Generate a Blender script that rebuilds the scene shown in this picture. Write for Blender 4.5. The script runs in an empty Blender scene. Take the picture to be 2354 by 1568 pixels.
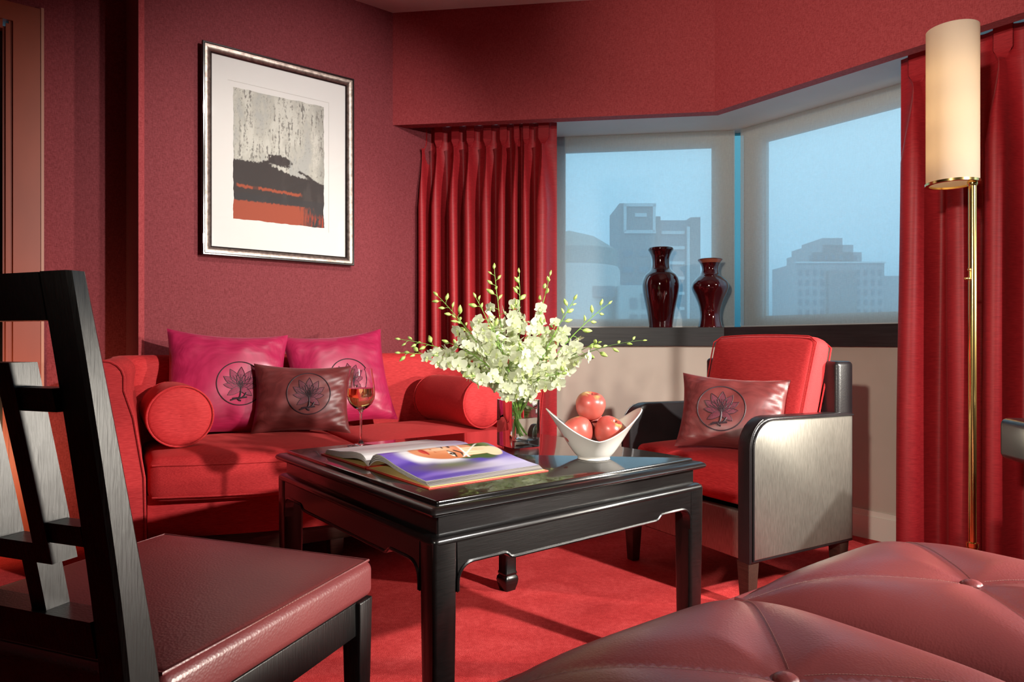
import bpy, bmesh, math, random
import numpy as np
from mathutils import Vector, Matrix, Quaternion
RND = random.Random(11)
PI = math.pi
SC = bpy.context.scene
COL = SC.collection

# ---------------------------------------------------------------- camera, sky, lights, exposure
cd = bpy.data.cameras.new('camera'); cam = bpy.data.objects.new('camera', cd); COL.objects.link(cam)
cam.location = (0, 0, 0.85); cam.rotation_euler = (PI/2, 0, 0)
cd.sensor_width = 36; cd.lens = 36*1569/2354; cd.shift_y = 4/2354; cd.clip_start = .02; cd.clip_end = 3000
SC.camera = cam
SC.view_settings.view_transform = 'Standard'; SC.view_settings.look = 'None'
SC.view_settings.gamma = 1; SC.view_settings.use_curve_mapping = False
SC.view_settings.exposure = 0.0

w = bpy.data.worlds.new('sky'); SC.world = w; w.use_nodes = True
nt = w.node_tree; nt.nodes.clear()
_o = nt.nodes.new('ShaderNodeOutputWorld'); _b = nt.nodes.new('ShaderNodeBackground')
_tc = nt.nodes.new('ShaderNodeTexCoord'); _sx = nt.nodes.new('ShaderNodeSeparateXYZ'); _cr = nt.nodes.new('ShaderNodeValToRGB')
nt.links.new(_tc.outputs['Generated'], _sx.inputs[0]); nt.links.new(_sx.outputs['Z'], _cr.inputs[0])
_e = _cr.color_ramp.elements
_e[0].position = 0.0; _e[0].color = (.28, .68, 1.0, 1)
_e[1].position = 0.35; _e[1].color = (1.45, 2.0, 2.45, 1)
_x = _cr.color_ramp.elements.new(.12); _x.color = (.95, 1.5, 1.95, 1)
nt.links.new(_cr.outputs[0], _b.inputs[0]); _b.inputs[1].default_value = 1.0
nt.links.new(_b.outputs[0], _o.inputs[0])

def lamp(name, kind, loc, target, power, color, size=.2, cone=60, blend=.6):
    d = bpy.data.lights.new(name, kind); o = bpy.data.objects.new(name, d); COL.objects.link(o)
    o.location = loc; d.energy = power; d.color = color
    v = Vector(target) - Vector(loc); o.rotation_euler = v.to_track_quat('-Z', 'Y').to_euler()
    if kind == 'SPOT': d.shadow_soft_size = size; d.spot_size = math.radians(cone); d.spot_blend = blend
    elif kind == 'AREA': d.shape = 'DISK'; d.size = size
    else: d.shadow_soft_size = size
    return o
WARM = (1, .92, .80)
lamp('window_key_light', 'SPOT', (2.28, 1.70, 1.08), (-.55, 2.55, .42), 230, WARM, .05, 60, .5)
lamp('low_fill_light', 'SPOT', (2.35, 1.34, .60), (-.3, .95, .20), 520, WARM, .12, 34, 1.0)  # added fill spot for the chair and bench sides, not daylight
lamp('right_strobe_light', 'SPOT', (2.55, -.05, 2.0), (.06, 2.50, .46), 900, (1, .95, .90), .05, 60, 1.0)  # stands in for an unseen strobe at the right, not a ceiling fixture
lamp('picture_fill_light', 'SPOT', (.25, 1.75, 2.5), (-1.00, 3.22, 1.66), 112, (1, .96, .92), .04, 62, 1.0)  # added spot to brighten the picture and its wall, no fitting there
lamp('left_spot_light', 'SPOT', (-.62, -.45, 1.42), (1.25, 3.0, 1.0), 215, WARM, .05, 60, .9)
lamp('left_spot_light', 'SPOT', (-.70, -.40, 1.75), (1.38, 3.0, 2.35), 230, WARM, .05, 40, 1.0)  # second spot, added to lighten the right upper wall
lamp('low_wall_fill', 'SPOT', (-1.80, 2.28, .30), (-2.15, 2.75, .45), 24, (1, .50, .26), .08, 130, 1.0)  # unseen warm lamp added for the orange glow low on the wall

# ---------------------------------------------------------------- mesh helpers
class MB:
    def __init__(s): s.v = []; s.f = []; s.m = []; s.n = 0
    def add(s, v, f, mi=0, T=None):
        v = np.asarray(v, float)
        if T is not None:
            T = np.array(T); v = v @ T[:3, :3].T + T[:3, 3]
        s.v.append(v); s.f += [tuple(i+s.n for i in q) for q in f]; s.m += [mi]*len(f); s.n += len(v); return s
    def build(s, name, mats, parent=None, ang=40, flat=False, loc=None):
        me = bpy.data.meshes.new(name)
        V = np.concatenate(s.v) if s.v else np.zeros((0, 3))
        me.from_pydata(V.tolist(), [], s.f)
        if not isinstance(mats, (list, tuple)): mats = [mats]
        for m in mats: me.materials.append(m)
        me.polygons.foreach_set('material_index', s.m)
        if not flat:
            me.polygons.foreach_set('use_smooth', [True]*len(s.f))
            if ang < 180: me.set_sharp_from_angle(angle=math.radians(ang))
        me.update()
        o = bpy.data.objects.new(name, me); COL.objects.link(o)
        if parent is not None: o.parent = parent
        if loc is not None: o.location = loc
        return o
def coords(h, r, m, n):
    if r <= 0: return list(np.linspace(-h, h, n+1))
    a = [-h + r*(1-math.tan(t)) if False else -h + r*k/m for k in range(m)]
    b = list(np.linspace(-(h-r), h-r, n+1))
    return a + b + [-x for x in a[::-1]]
def softbox(hx, hy, hz, r, n=(1, 1, 1), m=3, fn=None):
    r = min(r, hx*.999, hy*.999, hz*.999)
    cx, cy, cz = coords(hx, r, m, n[0]), coords(hy, r, m, n[1]), coords(hz, r, m, n[2])
    L = (len(cx)-1, len(cy)-1, len(cz)-1); idx = {}; V = []; F = []
    def g(i, j, k):
        t = (i, j, k)
        if t not in idx: idx[t] = len(V); V.append((cx[i], cy[j], cz[k]))
        return idx[t]
    for i in range(L[0]):
        for j in range(L[1]):
            F.append((g(i, j, 0), g(i, j+1, 0), g(i+1, j+1, 0), g(i+1, j, 0)))
            F.append((g(i, j, L[2]), g(i+1, j, L[2]), g(i+1, j+1, L[2]), g(i, j+1, L[2])))
    for i in range(L[0]):
        for k in range(L[2]):
            F.append((g(i, 0, k), g(i+1, 0, k), g(i+1, 0, k+1), g(i, 0, k+1)))
            F.append((g(i, L[1], k), g(i, L[1], k+1), g(i+1, L[1], k+1), g(i+1, L[1], k)))
    for j in range(L[1]):
        for k in range(L[2]):
            F.append((g(0, j, k), g(0, j, k+1), g(0, j+1, k+1), g(0, j+1, k)))
            F.append((g(L[0], j, k), g(L[0], j+1, k), g(L[0], j+1, k+1), g(L[0], j, k+1)))
    P = np.array(V); H = np.array([hx-r, hy-r, hz-r]); I = np.clip(P, -H, H); D = P-I
    ln = np.linalg.norm(D, axis=1, keepdims=True); ln[ln == 0] = 1
    P = I + D/ln*r
    if fn is not None: P = fn(P)
    return P, F
def box(c, s, bev=0.0, m=2):
    P, F = softbox(s[0]/2, s[1]/2, s[2]/2, bev, m=m)
    return P + np.array(c), F
def obox(p, q, width, height, bev=.002, up=(0, 0, 1)):
    """bar from p to q; width across, height along up"""
    p = Vector(p); q = Vector(q); d = q-p; L = d.length; x = d.normalized(); u = Vector(up); y = u.cross(x).normalized(); z = x.cross(y)
    P, F = softbox(L/2, width/2, height/2, bev, m=2)
    T = np.array([list(x), list(y), list(z)])
    return P @ T + np.array((p+q)/2), F
def tube(path, r, n=8, cap=True, closed=False):
    path = [Vector(p) for p in path]; N = len(path)
    rs = r if isinstance(r, (list, tuple, np.ndarray)) else [r]*N
    V = []; F = []; prev = None
    for i, p in enumerate(path):
        if closed: t = path[(i+1) % N]-path[i-1]
        else: t = path[min(i+1, N-1)]-path[max(i-1, 0)]
        t.normalize()
        if prev is None:
            a = Vector((0, 0, 1)) if abs(t.z) < .9 else Vector((1, 0, 0)); u = t.cross(a).normalized()
        else:
            u = (prev - t*prev.dot(t)).normalized()
        prev = u; w_ = t.cross(u)
        for k in range(n):
            a = 2*PI*k/n; V.append(p + (u*math.cos(a)+w_*math.sin(a))*rs[i])
    for i in range(N if closed else N-1):
        j = (i+1) % N
        for k in range(n):
            F.append((i*n+k, i*n+(k+1) % n, j*n+(k+1) % n, j*n+k))
    if cap and not closed:
        F.append(tuple(range(n-1, -1, -1))); F.append(tuple((N-1)*n+k for k in range(n)))
    return [tuple(v) for v in V], F
def lathe(prof, n=32, cap=False, close=False):
    V = []; F = []; M = len(prof)
    for r, z in prof:
        for k in range(n):
            a = 2*PI*k/n; V.append((r*math.cos(a), r*math.sin(a), z))
    for i in range(M if close else M-1):
        j = (i+1) % M
        for k in range(n): F.append((i*n+k, i*n+(k+1) % n, j*n+(k+1) % n, j*n+k))
    if cap:
        F.append(tuple(range(n-1, -1, -1))); F.append(tuple((M-1)*n+k for k in range(n)))
    return V, F
def spline(pts, n=8):
    """Catmull-Rom through pts"""
    P = [np.array(p, float) for p in pts]; P = [2*P[0]-P[1]] + P + [2*P[-1]-P[-2]]; out = []
    for i in range(1, len(P)-2):
        for k in range(n):
            t = k/n; a, b, c, d = P[i-1], P[i], P[i+1], P[i+2]
            out.append(.5*((2*b)+(-a+c)*t+(2*a-5*b+4*c-d)*t*t+(-a+3*b-3*c+d)*t**3))
    out.append(P[-2]); return out
def prism(poly, t0, t1, axes=((1, 0, 0), (0, 0, 1), (0, 1, 0)), bev=0.0, seg=2):
    """poly in (axes0, axes1), extruded along axes2 from t0 to t1"""
    bm = bmesh.new(); A, B, C = (Vector(a) for a in axes)
    vs = [bm.verts.new(A*p[0]+B*p[1]+C*t0) for p in poly]
    f = bm.faces.new(vs); r = bmesh.ops.extrude_face_region(bm, geom=[f])
    nv = [e for e in r['geom'] if isinstance(e, bmesh.types.BMVert)]
    bmesh.ops.translate(bm, verts=nv, vec=C*(t1-t0))
    bmesh.ops.recalc_face_normals(bm, faces=bm.faces[:])
    if bev > 0:
        es = [e for e in bm.edges if all(len(x.verts) == len(poly) for x in e.link_faces[:1]) or any(len(x.verts) == len(poly) and len(poly) > 4 for x in e.link_faces)]
        if len(poly) <= 4: es = bm.edges[:]
        bmesh.ops.bevel(bm, geom=es, offset=bev, segments=seg, affect='EDGES', profile=.5)
    bm.verts.index_update()
    V = [tuple(v.co) for v in bm.verts]; F = [tuple(v.index for v in f.verts) for f in bm.faces]; bm.free()
    return V, F
def gridsurf(nu, nv, fn):
    V = [fn(i/nu, j/nv) for j in range(nv+1) for i in range(nu+1)]
    F = [(j*(nu+1)+i, j*(nu+1)+i+1, (j+1)*(nu+1)+i+1, (j+1)*(nu+1)+i) for j in range(nv) for i in range(nu)]
    return V, F
def ellipsoid(c, r, n=10, m=7):
    V, F = lathe([(max(1e-5, math.sin(PI*i/m))*1.0, -math.cos(PI*i/m)) for i in range(m+1)], n)
    return np.array(V)*np.array(r)+np.array(c), F

def tag(o, label=None, cat=None, group=None, kind=None):
    if label: o['label'] = label
    if cat: o['category'] = cat
    if group: o['group'] = group
    if kind: o['kind'] = kind
    return o
def thing(name, label, cat, loc=(0, 0, 0), rz=0, group=None):
    o = bpy.data.objects.new(name, None); COL.objects.link(o); o.empty_display_size = .05
    o.location = loc; o.rotation_euler = (0, 0, rz)
    return tag(o, label, cat, group)
def copy_tree(o, parent=None):
    c = o.copy(); COL.objects.link(c); c.parent = parent
    for ch in list(o.children): copy_tree(ch, c)
    return c

# ---------------------------------------------------------------- materials
def newmat(name):
    m = bpy.data.materials.new(name); m.use_nodes = True; t = m.node_tree
    return m, t, t.nodes['Principled BSDF'], t.nodes['Material Output']
def node(t, kind, **kw):
    n = t.nodes.new(kind)
    for k, v in kw.items():
        if k.startswith('i_'): n.inputs[k[2:].replace('_', ' ')].default_value = v
        else: setattr(n, k, v)
    return n
def mapped(t, scale=(1, 1, 1), coord='Object', rot=(0, 0, 0)):
    tc = node(t, 'ShaderNodeTexCoord'); mp = node(t, 'ShaderNodeMapping')
    mp.inputs['Scale'].default_value = scale; mp.inputs['Rotation'].default_value = rot
    t.links.new(tc.outputs[coord], mp.inputs['Vector']); return mp.outputs['Vector']
def ramp(t, fac, stops):
    r = node(t, 'ShaderNodeValToRGB'); e = r.color_ramp.elements
    e[0].position, e[0].color = stops[0][0], (*stops[0][1], 1)
    e[1].position, e[1].color = stops[-1][0], (*stops[-1][1], 1)
    for p, c in stops[1:-1]:
        x = e.new(p); x.color = (*c, 1)
    t.links.new(fac, r.inputs[0]); return r.outputs[0]
def bump(t, b, h, strength=.3, dist=.002):
    n = node(t, 'ShaderNodeBump'); n.inputs['Strength'].default_value = strength; n.inputs['Distance'].default_value = dist
    t.links.new(h, n.inputs['Height']); t.links.new(n.outputs[0], b.inputs['Normal'])
def P(b, **kw):
    names = dict(base='Base Color', rough='Roughness', metal='Metallic', sheen='Sheen Weight', sheenr='Sheen Roughness', coat='Coat Weight', coatr='Coat Roughness',
                 trans='Transmission Weight', ior='IOR', alpha='Alpha', sss='Subsurface Weight', spec='Specular IOR Level', aniso='Anisotropic', stint='Sheen Tint')
    for k, v in kw.items():
        if k in ('base', 'stint') and len(v) == 3: v = (*v, 1)
        b.inputs[names[k]].default_value = v
def plain(name, base, rough=.5, **kw):
    m, t, b, o = newmat(name); P(b, base=base, rough=rough, **kw); return m
def noisy(name, c0, c1, scale=(40, 40, 40), rough=.6, detail=3, bs=.2, bd=.001, lo=.35, hi=.65, nscale=1.0, **kw):
    m, t, b, o = newmat(name); P(b, rough=rough, **kw)
    n = node(t, 'ShaderNodeTexNoise'); n.inputs['Scale'].default_value = nscale; n.inputs['Detail'].default_value = detail
    t.links.new(mapped(t, scale), n.inputs['Vector'])
    t.links.new(ramp(t, n.outputs['Fac'], [(lo, c0), (hi, c1)]), b.inputs['Base Color'])
    if bs > 0: bump(t, b, n.outputs['Fac'], bs, bd)
    return m
def weave(name, c0, c1, sx, sy, sz, big, rough=.75, bs=.35, bd=.001, **kw):
    """slubby cloth: stretched noise threads over a soft large variation"""
    m, t, b, o = newmat(name); P(b, rough=rough, **kw)
    n1 = node(t, 'ShaderNodeTexNoise'); n1.inputs['Scale'].default_value = 1; n1.inputs['Detail'].default_value = 4
    t.links.new(mapped(t, (sx, sy, sz)), n1.inputs['Vector'])
    n2 = node(t, 'ShaderNodeTexNoise'); n2.inputs['Scale'].default_value = big; n2.inputs['Detail'].default_value = 2
    t.links.new(mapped(t), n2.inputs['Vector'])
    mx = node(t, 'ShaderNodeMath', operation='MULTIPLY_ADD'); mx.inputs[1].default_value = .75
    ms = node(t, 'ShaderNodeMath', operation='MULTIPLY'); ms.inputs[1].default_value = .25
    t.links.new(n2.outputs['Fac'], ms.inputs[0]); t.links.new(n1.outputs['Fac'], mx.inputs[0]); t.links.new(ms.outputs[0], mx.inputs[2])
    t.links.new(ramp(t, mx.outputs[0], [(.33, c0), (.66, c1)]), b.inputs['Base Color'])
    bump(t, b, n1.outputs['Fac'], bs, bd); return m
def vcol(name, rough=.4, **kw):
    m, t, b, o = newmat(name); P(b, rough=rough, **kw)
    a = node(t, 'ShaderNodeVertexColor', layer_name='print'); t.links.new(a.outputs[0], b.inputs['Base Color']); return m
def setcol(o, cols):
    me = o.data; a = me.color_attributes.new('print', 'FLOAT_COLOR', 'POINT')
    c = np.ones((len(me.vertices), 4)); c[:, :3] = cols; a.data.foreach_set('color', c.ravel())

MT = {}
# wallpaper: fine two-way woven grasscloth
def wallpaper(name, c0, c1, sheen=.25):
    m, t, b, o = newmat(name); P(b, rough=.7, sheen=sheen, sheenr=.4, stint=(1, .75, .8), spec=.2)
    v = mapped(t)
    wz = node(t, 'ShaderNodeTexNoise'); wz.inputs['Scale'].default_value = 1; wz.inputs['Detail'].default_value = 2
    t.links.new(mapped(t, (80, 80, 620)), wz.inputs['Vector'])
    wx = node(t, 'ShaderNodeTexNoise'); wx.inputs['Scale'].default_value = 1; wx.inputs['Detail'].default_value = 2
    t.links.new(mapped(t, (560, 560, 70)), wx.inputs['Vector'])
    ad = node(t, 'ShaderNodeMath', operation='ADD'); t.links.new(wz.outputs['Fac'], ad.inputs[0]); t.links.new(wx.outputs['Fac'], ad.inputs[1])
    hf = node(t, 'ShaderNodeMath', operation='MULTIPLY'); hf.inputs[1].default_value = .5; t.links.new(ad.outputs[0], hf.inputs[0])
    t.links.new(ramp(t, hf.outputs[0], [(.38, c0), (.62, c1)]), b.inputs['Base Color'])
    bump(t, b, hf.outputs[0], .45, .0012); return m
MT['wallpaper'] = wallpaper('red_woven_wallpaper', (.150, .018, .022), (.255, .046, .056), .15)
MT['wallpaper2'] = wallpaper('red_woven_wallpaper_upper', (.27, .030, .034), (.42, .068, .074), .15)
MT['cream'] = noisy('cream_paint', (.50, .41, .335), (.55, .455, .375), (4, 4, 4), .6, bs=.03)
MT['white'] = noisy('white_paint', (.76, .69, .59), (.82, .75, .65), (3, 3, 3), .55, bs=.03)
MT['ceil'] = noisy('ceiling_paint', (.70, .60, .56), (.78, .69, .64), (5, 5, 5), .8, bs=.05)
MT['trimred'] = noisy('red_brown_paint', (.24, .05, .026), (.29, .062, .032), (6, 6, 2), .42, bs=.02)
def carpet():
    m, t, b, o = newmat('red_carpet'); P(b, rough=.95, sheen=.25, sheenr=.5, stint=(1, .15, .12), spec=.08)
    n1 = node(t, 'ShaderNodeTexNoise'); n1.inputs['Scale'].default_value = 420; n1.inputs['Detail'].default_value = 3
    n2 = node(t, 'ShaderNodeTexNoise'); n2.inputs['Scale'].default_value = 5; n2.inputs['Detail'].default_value = 4; n2.inputs['Distortion'].default_value = 1.2
    n3 = node(t, 'ShaderNodeTexNoise'); n3.inputs['Scale'].default_value = 60; n3.inputs['Detail'].default_value = 4
    v = mapped(t)
    for n in (n1, n2, n3): t.links.new(v, n.inputs['Vector'])
    a = node(t, 'ShaderNodeMath', operation='MULTIPLY_ADD'); a.inputs[1].default_value = .55; t.links.new(n1.outputs['Fac'], a.inputs[0])
    c = node(t, 'ShaderNodeMath', operation='MULTIPLY_ADD'); c.inputs[1].default_value = .25; t.links.new(n2.outputs['Fac'], c.inputs[0])
    d = node(t, 'ShaderNodeMath', operation='MULTIPLY'); d.inputs[1].default_value = .2; t.links.new(n3.outputs['Fac'], d.inputs[0])
    t.links.new(d.outputs[0], c.inputs[2]); t.links.new(c.outputs[0], a.inputs[2])
    t.links.new(ramp(t, a.outputs[0], [(.36, (.30, .010, .013)), (.5, (.52, .034, .038)), (.64, (.76, .10, .10))]), b.inputs['Base Color'])
    bump(t, b, a.outputs[0], .8, .006); return m
MT['carpet'] = carpet()
def blackwood(name, base=(.0035, .003, .003), rough=.30, coat=.5, bs=.10, sc=(24, 420, 420), spec=.4, coatr=.12):
    m, t, b, o = newmat(name); P(b, rough=rough, coat=coat, coatr=coatr, spec=spec)
    n = node(t, 'ShaderNodeTexNoise'); n.inputs['Scale'].default_value = 1; n.inputs['Detail'].default_value = 5
    t.links.new(mapped(t, sc), n.inputs['Vector'])
    t.links.new(ramp(t, n.outputs['Fac'], [(.35, base), (.7, tuple(x*2.0 for x in base))]), b.inputs['Base Color'])
    bump(t, b, n.outputs['Fac'], bs, .0015); return m
MT['black'] = blackwood('black_lacquer_wood')
MT['blacktop'] = blackwood('black_lacquer_top', rough=.16, coat=.8, bs=.05, coatr=.05)
MT['blackchair'] = blackwood('black_chair_wood', rough=.36, coat=.35, bs=.45, sc=(330, 330, 26), coatr=.3)
MT['darkwood'] = blackwood('dark_brown_wood', (.030, .014, .010), .4, .3, .1, (26, 300, 300))
MT['sofa'] = weave('red_slub_fabric', (.40, .017, .020), (.59, .040, .042), 50, 50, 420, 4, .72, .4, .0012, sheen=.15, sheenr=.4, stint=(1, .2, .18), spec=.25)
MT['sofa2'] = weave('red_slub_fabric_cushion', (.41, .017, .020), (.60, .040, .042), 50, 420, 420, 4, .72, .4, .0012, sheen=.15, sheenr=.4, stint=(1, .2, .18), spec=.25)
MT['curtain'] = weave('red_curtain_cloth', (.27, .008, .013), (.42, .020, .026), 34, 34, 420, 3, .5, .25, .0008, sheen=.12, sheenr=.35, stint=(1, .3, .28), spec=.35)
MT['magenta'] = weave('magenta_silk', (.33, .010, .055), (.44, .020, .082), 18, 320, 18, 5, .36, .12, .0006, sheen=.5, sheenr=.3, stint=(1, .45, .6))
MT['brown'] = weave('wine_brown_satin', (.105, .017, .017), (.17, .030, .029), 14, 300, 14, 6, .42, .10, .0005, sheen=.35, sheenr=.3, stint=(1, .6, .6), spec=.5)
MT['embro'] = plain('dark_embroidery', (.030, .012, .018), .55)
MT['embrofill'] = noisy('embroidery_fill', (.07, .012, .02), (.17, .02, .04), (400, 400, 400), .6, bs=.4)
MT['embrofill2'] = noisy('embroidery_fill_magenta', (.16, .008, .035), (.30, .015, .065), (400, 400, 400), .6, bs=.4)
def leather(name, c0, c1, rough=.36, sc=260, **kw):
    m, t, b, o = newmat(name); P(b, rough=rough, **kw)
    vo = node(t, 'ShaderNodeTexVoronoi'); vo.inputs['Scale'].default_value = sc
    n = node(t, 'ShaderNodeTexNoise'); n.inputs['Scale'].default_value = 6
    v = mapped(t); t.links.new(v, vo.inputs['Vector']); t.links.new(v, n.inputs['Vector'])
    t.links.new(ramp(t, n.outputs['Fac'], [(.3, c0), (.7, c1)]), b.inputs['Base Color'])
    bump(t, b, vo.outputs['Distance'], .22, .0010); return m
MT['leather'] = leather('maroon_leather', (.145, .027, .029), (.185, .037, .037), .38, spec=.6)
MT['leatherblack'] = leather('black_leather', (.010, .009, .010), (.018, .016, .017), .34, 300, spec=.5)
MT['shimmer'] = weave('silver_black_shimmer_cloth', (.22, .21, .182), (.37, .355, .31), 520, 520, 34, 3, .40, .30, .0006, metal=.85)
MT['brass'] = plain('polished_brass', (.80, .56, .20), .18, metal=1)
MT['steel'] = plain('white_metal', (.85, .83, .8), .3)
MT['silverframe'] = noisy('burnished_silver', (.19, .145, .125), (.36, .29, .25), (60, 60, 60), .40, metal=.9, bs=.2)
MT['blackframe'] = plain('black_frame_lacquer', (.012, .009, .009), .22, coat=.5)
MT['mat'] = plain('white_mount_board', (.86, .84, .80), .8)
MT['ceramic'] = plain('white_glazed_ceramic', (.78, .75, .69), .16, coat=.4)
MT['oxblood'] = noisy('oxblood_glaze', (.035, .002, .003), (.075, .004, .005), (6, 6, 3), .07, coat=1.0, bs=0)
MT['oxlip'] = plain('pale_oxblood_lip', (.33, .09, .05), .12, coat=.8)
MT['paper'] = plain('white_paper', (.86, .84, .80), .6)
MT['endpaper'] = plain('yellow_endpaper', (.86, .66, .26), .7)
MT['cover'] = plain('red_book_cover', (.68, .06, .035), .4)
MT['pagelines'] = noisy('page_edges', (.03, .026, .026), (.36, .33, .31), (3, 3, 1500), .8, detail=1, bs=.1)
MT['stem'] = plain('green_stem', (.18, .36, .05), .45)
MT['stemdark'] = plain('dark_green_stem', (.07, .13, .03), .5)
def petalmat():
    m, t, b, o = newmat('orchid_petal'); P(b, rough=.55, base=(.76, .79, .62), sss=0, spec=.3)
    tr = node(t, 'ShaderNodeBsdfTranslucent'); tr.inputs[0].default_value = (.80, .88, .60, 1)
    mx = node(t, 'ShaderNodeMixShader'); mx.inputs[0].default_value = .42
    t.links.new(b.outputs[0], mx.inputs[1]); t.links.new(tr.outputs[0], mx.inputs[2]); t.links.new(mx.outputs[0], o.inputs[0]); return m
MT['petal'] = petalmat()
MT['lip'] = plain('orchid_throat', (.62, .72, .32), .5)
MT['bud'] = noisy('orchid_bud', (.30, .46, .08), (.58, .70, .24), (90, 90, 90), .42, bs=.1)
def applemat():
    m, t, b, o = newmat('apple_skin'); P(b, rough=.34, coat=.1, coatr=.2)
    tc = node(t, 'ShaderNodeTexCoord'); sx = node(t, 'ShaderNodeSeparateXYZ'); t.links.new(tc.outputs['Object'], sx.inputs[0])
    n = node(t, 'ShaderNodeTexNoise'); n.inputs['Scale'].default_value = 34; n.inputs['Detail'].default_value = 3
    t.links.new(mapped(t, (1, 1, .18)), n.inputs['Vector'])
    a = node(t, 'ShaderNodeMath', operation='MULTIPLY_ADD'); a.inputs[1].default_value = 13; t.links.new(sx.outputs['Z'], a.inputs[0])
    s = node(t, 'ShaderNodeMath', operation='MULTIPLY_ADD'); s.inputs[1].default_value = .9; s.inputs[2].default_value = -.45; t.links.new(n.outputs['Fac'], s.inputs[0])
    t.links.new(s.outputs[0], a.inputs[2])
    t.links.new(ramp(t, a.outputs[0], [(.0, (.50, .10, .075)), (.40, (.42, .070, .055)), (.58, (.60, .38, .13))]), b.inputs['Base Color']); return m
MT['apple'] = applemat()
MT['applestalk'] = plain('apple_stalk', (.06, .035, .015), .7)
def glassmat(name, col=(1, 1, 1), ior=1.38, rough=0):
    m, t, b, o = newmat(name); P(b, base=col, rough=rough, trans=1, ior=ior); return m
MT['glass'] = glassmat('clear_glass'); MT['water'] = glassmat('water', (.93, .98, .95), 1.33)
MT['wine'] = glassmat('white_wine', (.98, .78, .32), 1.34)
def panemat(name, tint, gl=.06):
    m, t, b, o = newmat(name); t.nodes.remove(b)
    tr = node(t, 'ShaderNodeBsdfTransparent'); tr.inputs[0].default_value = (*tint, 1)
    g = node(t, 'ShaderNodeBsdfGlossy'); g.inputs['Roughness'].default_value = .02
    mx = node(t, 'ShaderNodeMixShader'); mx.inputs[0].default_value = gl
    t.links.new(tr.outputs[0], mx.inputs[1]); t.links.new(g.outputs[0], mx.inputs[2]); t.links.new(mx.outputs[0], o.inputs[0]); return m
MT['pane'] = panemat('window_pane', (.80, .95, .98))
def blindmat():
    m, t, b, o = newmat('sheer_blind_cloth'); P(b, base=(.78, .75, .70), rough=.8)
    tr = node(t, 'ShaderNodeBsdfTransparent'); tr.inputs[0].default_value = (.92, .95, .96, 1)
    tl = node(t, 'ShaderNodeBsdfTranslucent'); tl.inputs[0].default_value = (.62, .66, .68, 1)
    n = node(t, 'ShaderNodeTexNoise'); n.inputs['Scale'].default_value = 1; n.inputs['Detail'].default_value = 3
    t.links.new(mapped(t, (60, 60, 900)), n.inputs['Vector'])
    n2 = node(t, 'ShaderNodeTexNoise'); n2.inputs['Scale'].default_value = 1; n2.inputs['Detail'].default_value = 3
    t.links.new(mapped(t, (700, 700, 30)), n2.inputs['Vector'])
    ad = node(t, 'ShaderNodeMath', operation='ADD'); t.links.new(n.outputs['Fac'], ad.inputs[0]); t.links.new(n2.outputs['Fac'], ad.inputs[1])
    mr = node(t, 'ShaderNodeMapRange'); mr.inputs['From Min'].default_value = .6; mr.inputs['From Max'].default_value = 1.4; mr.inputs['To Min'].default_value = .36; mr.inputs['To Max'].default_value = .52
    t.links.new(ad.outputs[0], mr.inputs[0])
    m1 = node(t, 'ShaderNodeMixShader'); m1.inputs[0].default_value = .42
    t.links.new(b.outputs[0], m1.inputs[1]); t.links.new(tl.outputs[0], m1.inputs[2])
    m2 = node(t, 'ShaderNodeMixShader'); t.links.new(mr.outputs[0], m2.inputs[0])
    t.links.new(tr.outputs[0], m2.inputs[1]); t.links.new(m1.outputs[0], m2.inputs[2]); t.links.new(m2.outputs[0], o.inputs[0]); return m
MT['blind'] = blindmat()
MT['winframe'] = plain('grey_window_frame', (.55, .53, .50), .5)
MT['gasket'] = plain('black_gasket', (.01, .01, .012), .5)
def shademat():
    m, t, b, o = newmat('lamp_shade_cloth'); P(b, base=(.72, .66, .58), rough=.8)
    tl = node(t, 'ShaderNodeBsdfTranslucent'); tl.inputs[0].default_value = (.95, .82, .62, 1)
    mx = node(t, 'ShaderNodeMixShader'); mx.inputs[0].default_value = .6
    t.links.new(b.outputs[0], mx.inputs[1]); t.links.new(tl.outputs[0], mx.inputs[2]); t.links.new(mx.outputs[0], o.inputs[0]); return m
MT['shade'] = shademat()
MT['stitch'] = plain('pale_thread', (.26, .12, .10), .7)
MT['bwall'] = noisy('tower_concrete', (.24, .25, .27), (.28, .29, .31), (.05, .05, .05), .8, bs=0)
MT['bpale'] = noisy('pale_tower_render', (.52, .52, .50), (.60, .60, .58), (.05, .05, .05), .8, bs=0)
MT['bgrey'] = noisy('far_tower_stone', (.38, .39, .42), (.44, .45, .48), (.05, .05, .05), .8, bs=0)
MT['bglass'] = plain('tower_glass', (.16, .24, .30), .25)
MT['bwhite'] = plain('tower_white_trim', (.72, .73, .74), .7)
# ---------------------------------------------------------------- room shell (plan lines)
H_CEIL, H_PEL, H_HEAD, H_SILL, H_SILLB = 2.579, 1.99, 2.042, .93, .833
V2 = lambda x, y: np.array([x, y], float)
K = V2(-.6246, 3.578)                      # corner of left wall and upper back wall
sd, nl = V2(.783, .622), V2(.622, -.783)   # left wall: along (towards the window), into the room
W0 = V2(1.11, 3.555)                       # inner corner of the two low window walls
dr, nr = V2(-.603, .797), V2(-.797, -.603) # right wall: along (away), into the room
db, nb = V2(-.9915, .13), V2(-.13, -.9915) # back wall: along (to the left), into the room
def isect(p, d, q, e):
    A = np.array([d, -e]).T; t = np.linalg.solve(A, q-p); return p + d*t[0]
def corner(d): return isect(W0+nr*d, dr, W0+nb*d, db)      # window corner moved d into the room
def bleft(d): return isect(W0+nb*d, db, K, sd)             # back line moved d, at the left wall
def plan(poly, z0, z1, bev=0): return prism([tuple(p) for p in poly], z0, z1, axes=((1, 0, 0), (0, 1, 0), (0, 0, 1)), bev=bev)
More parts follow.
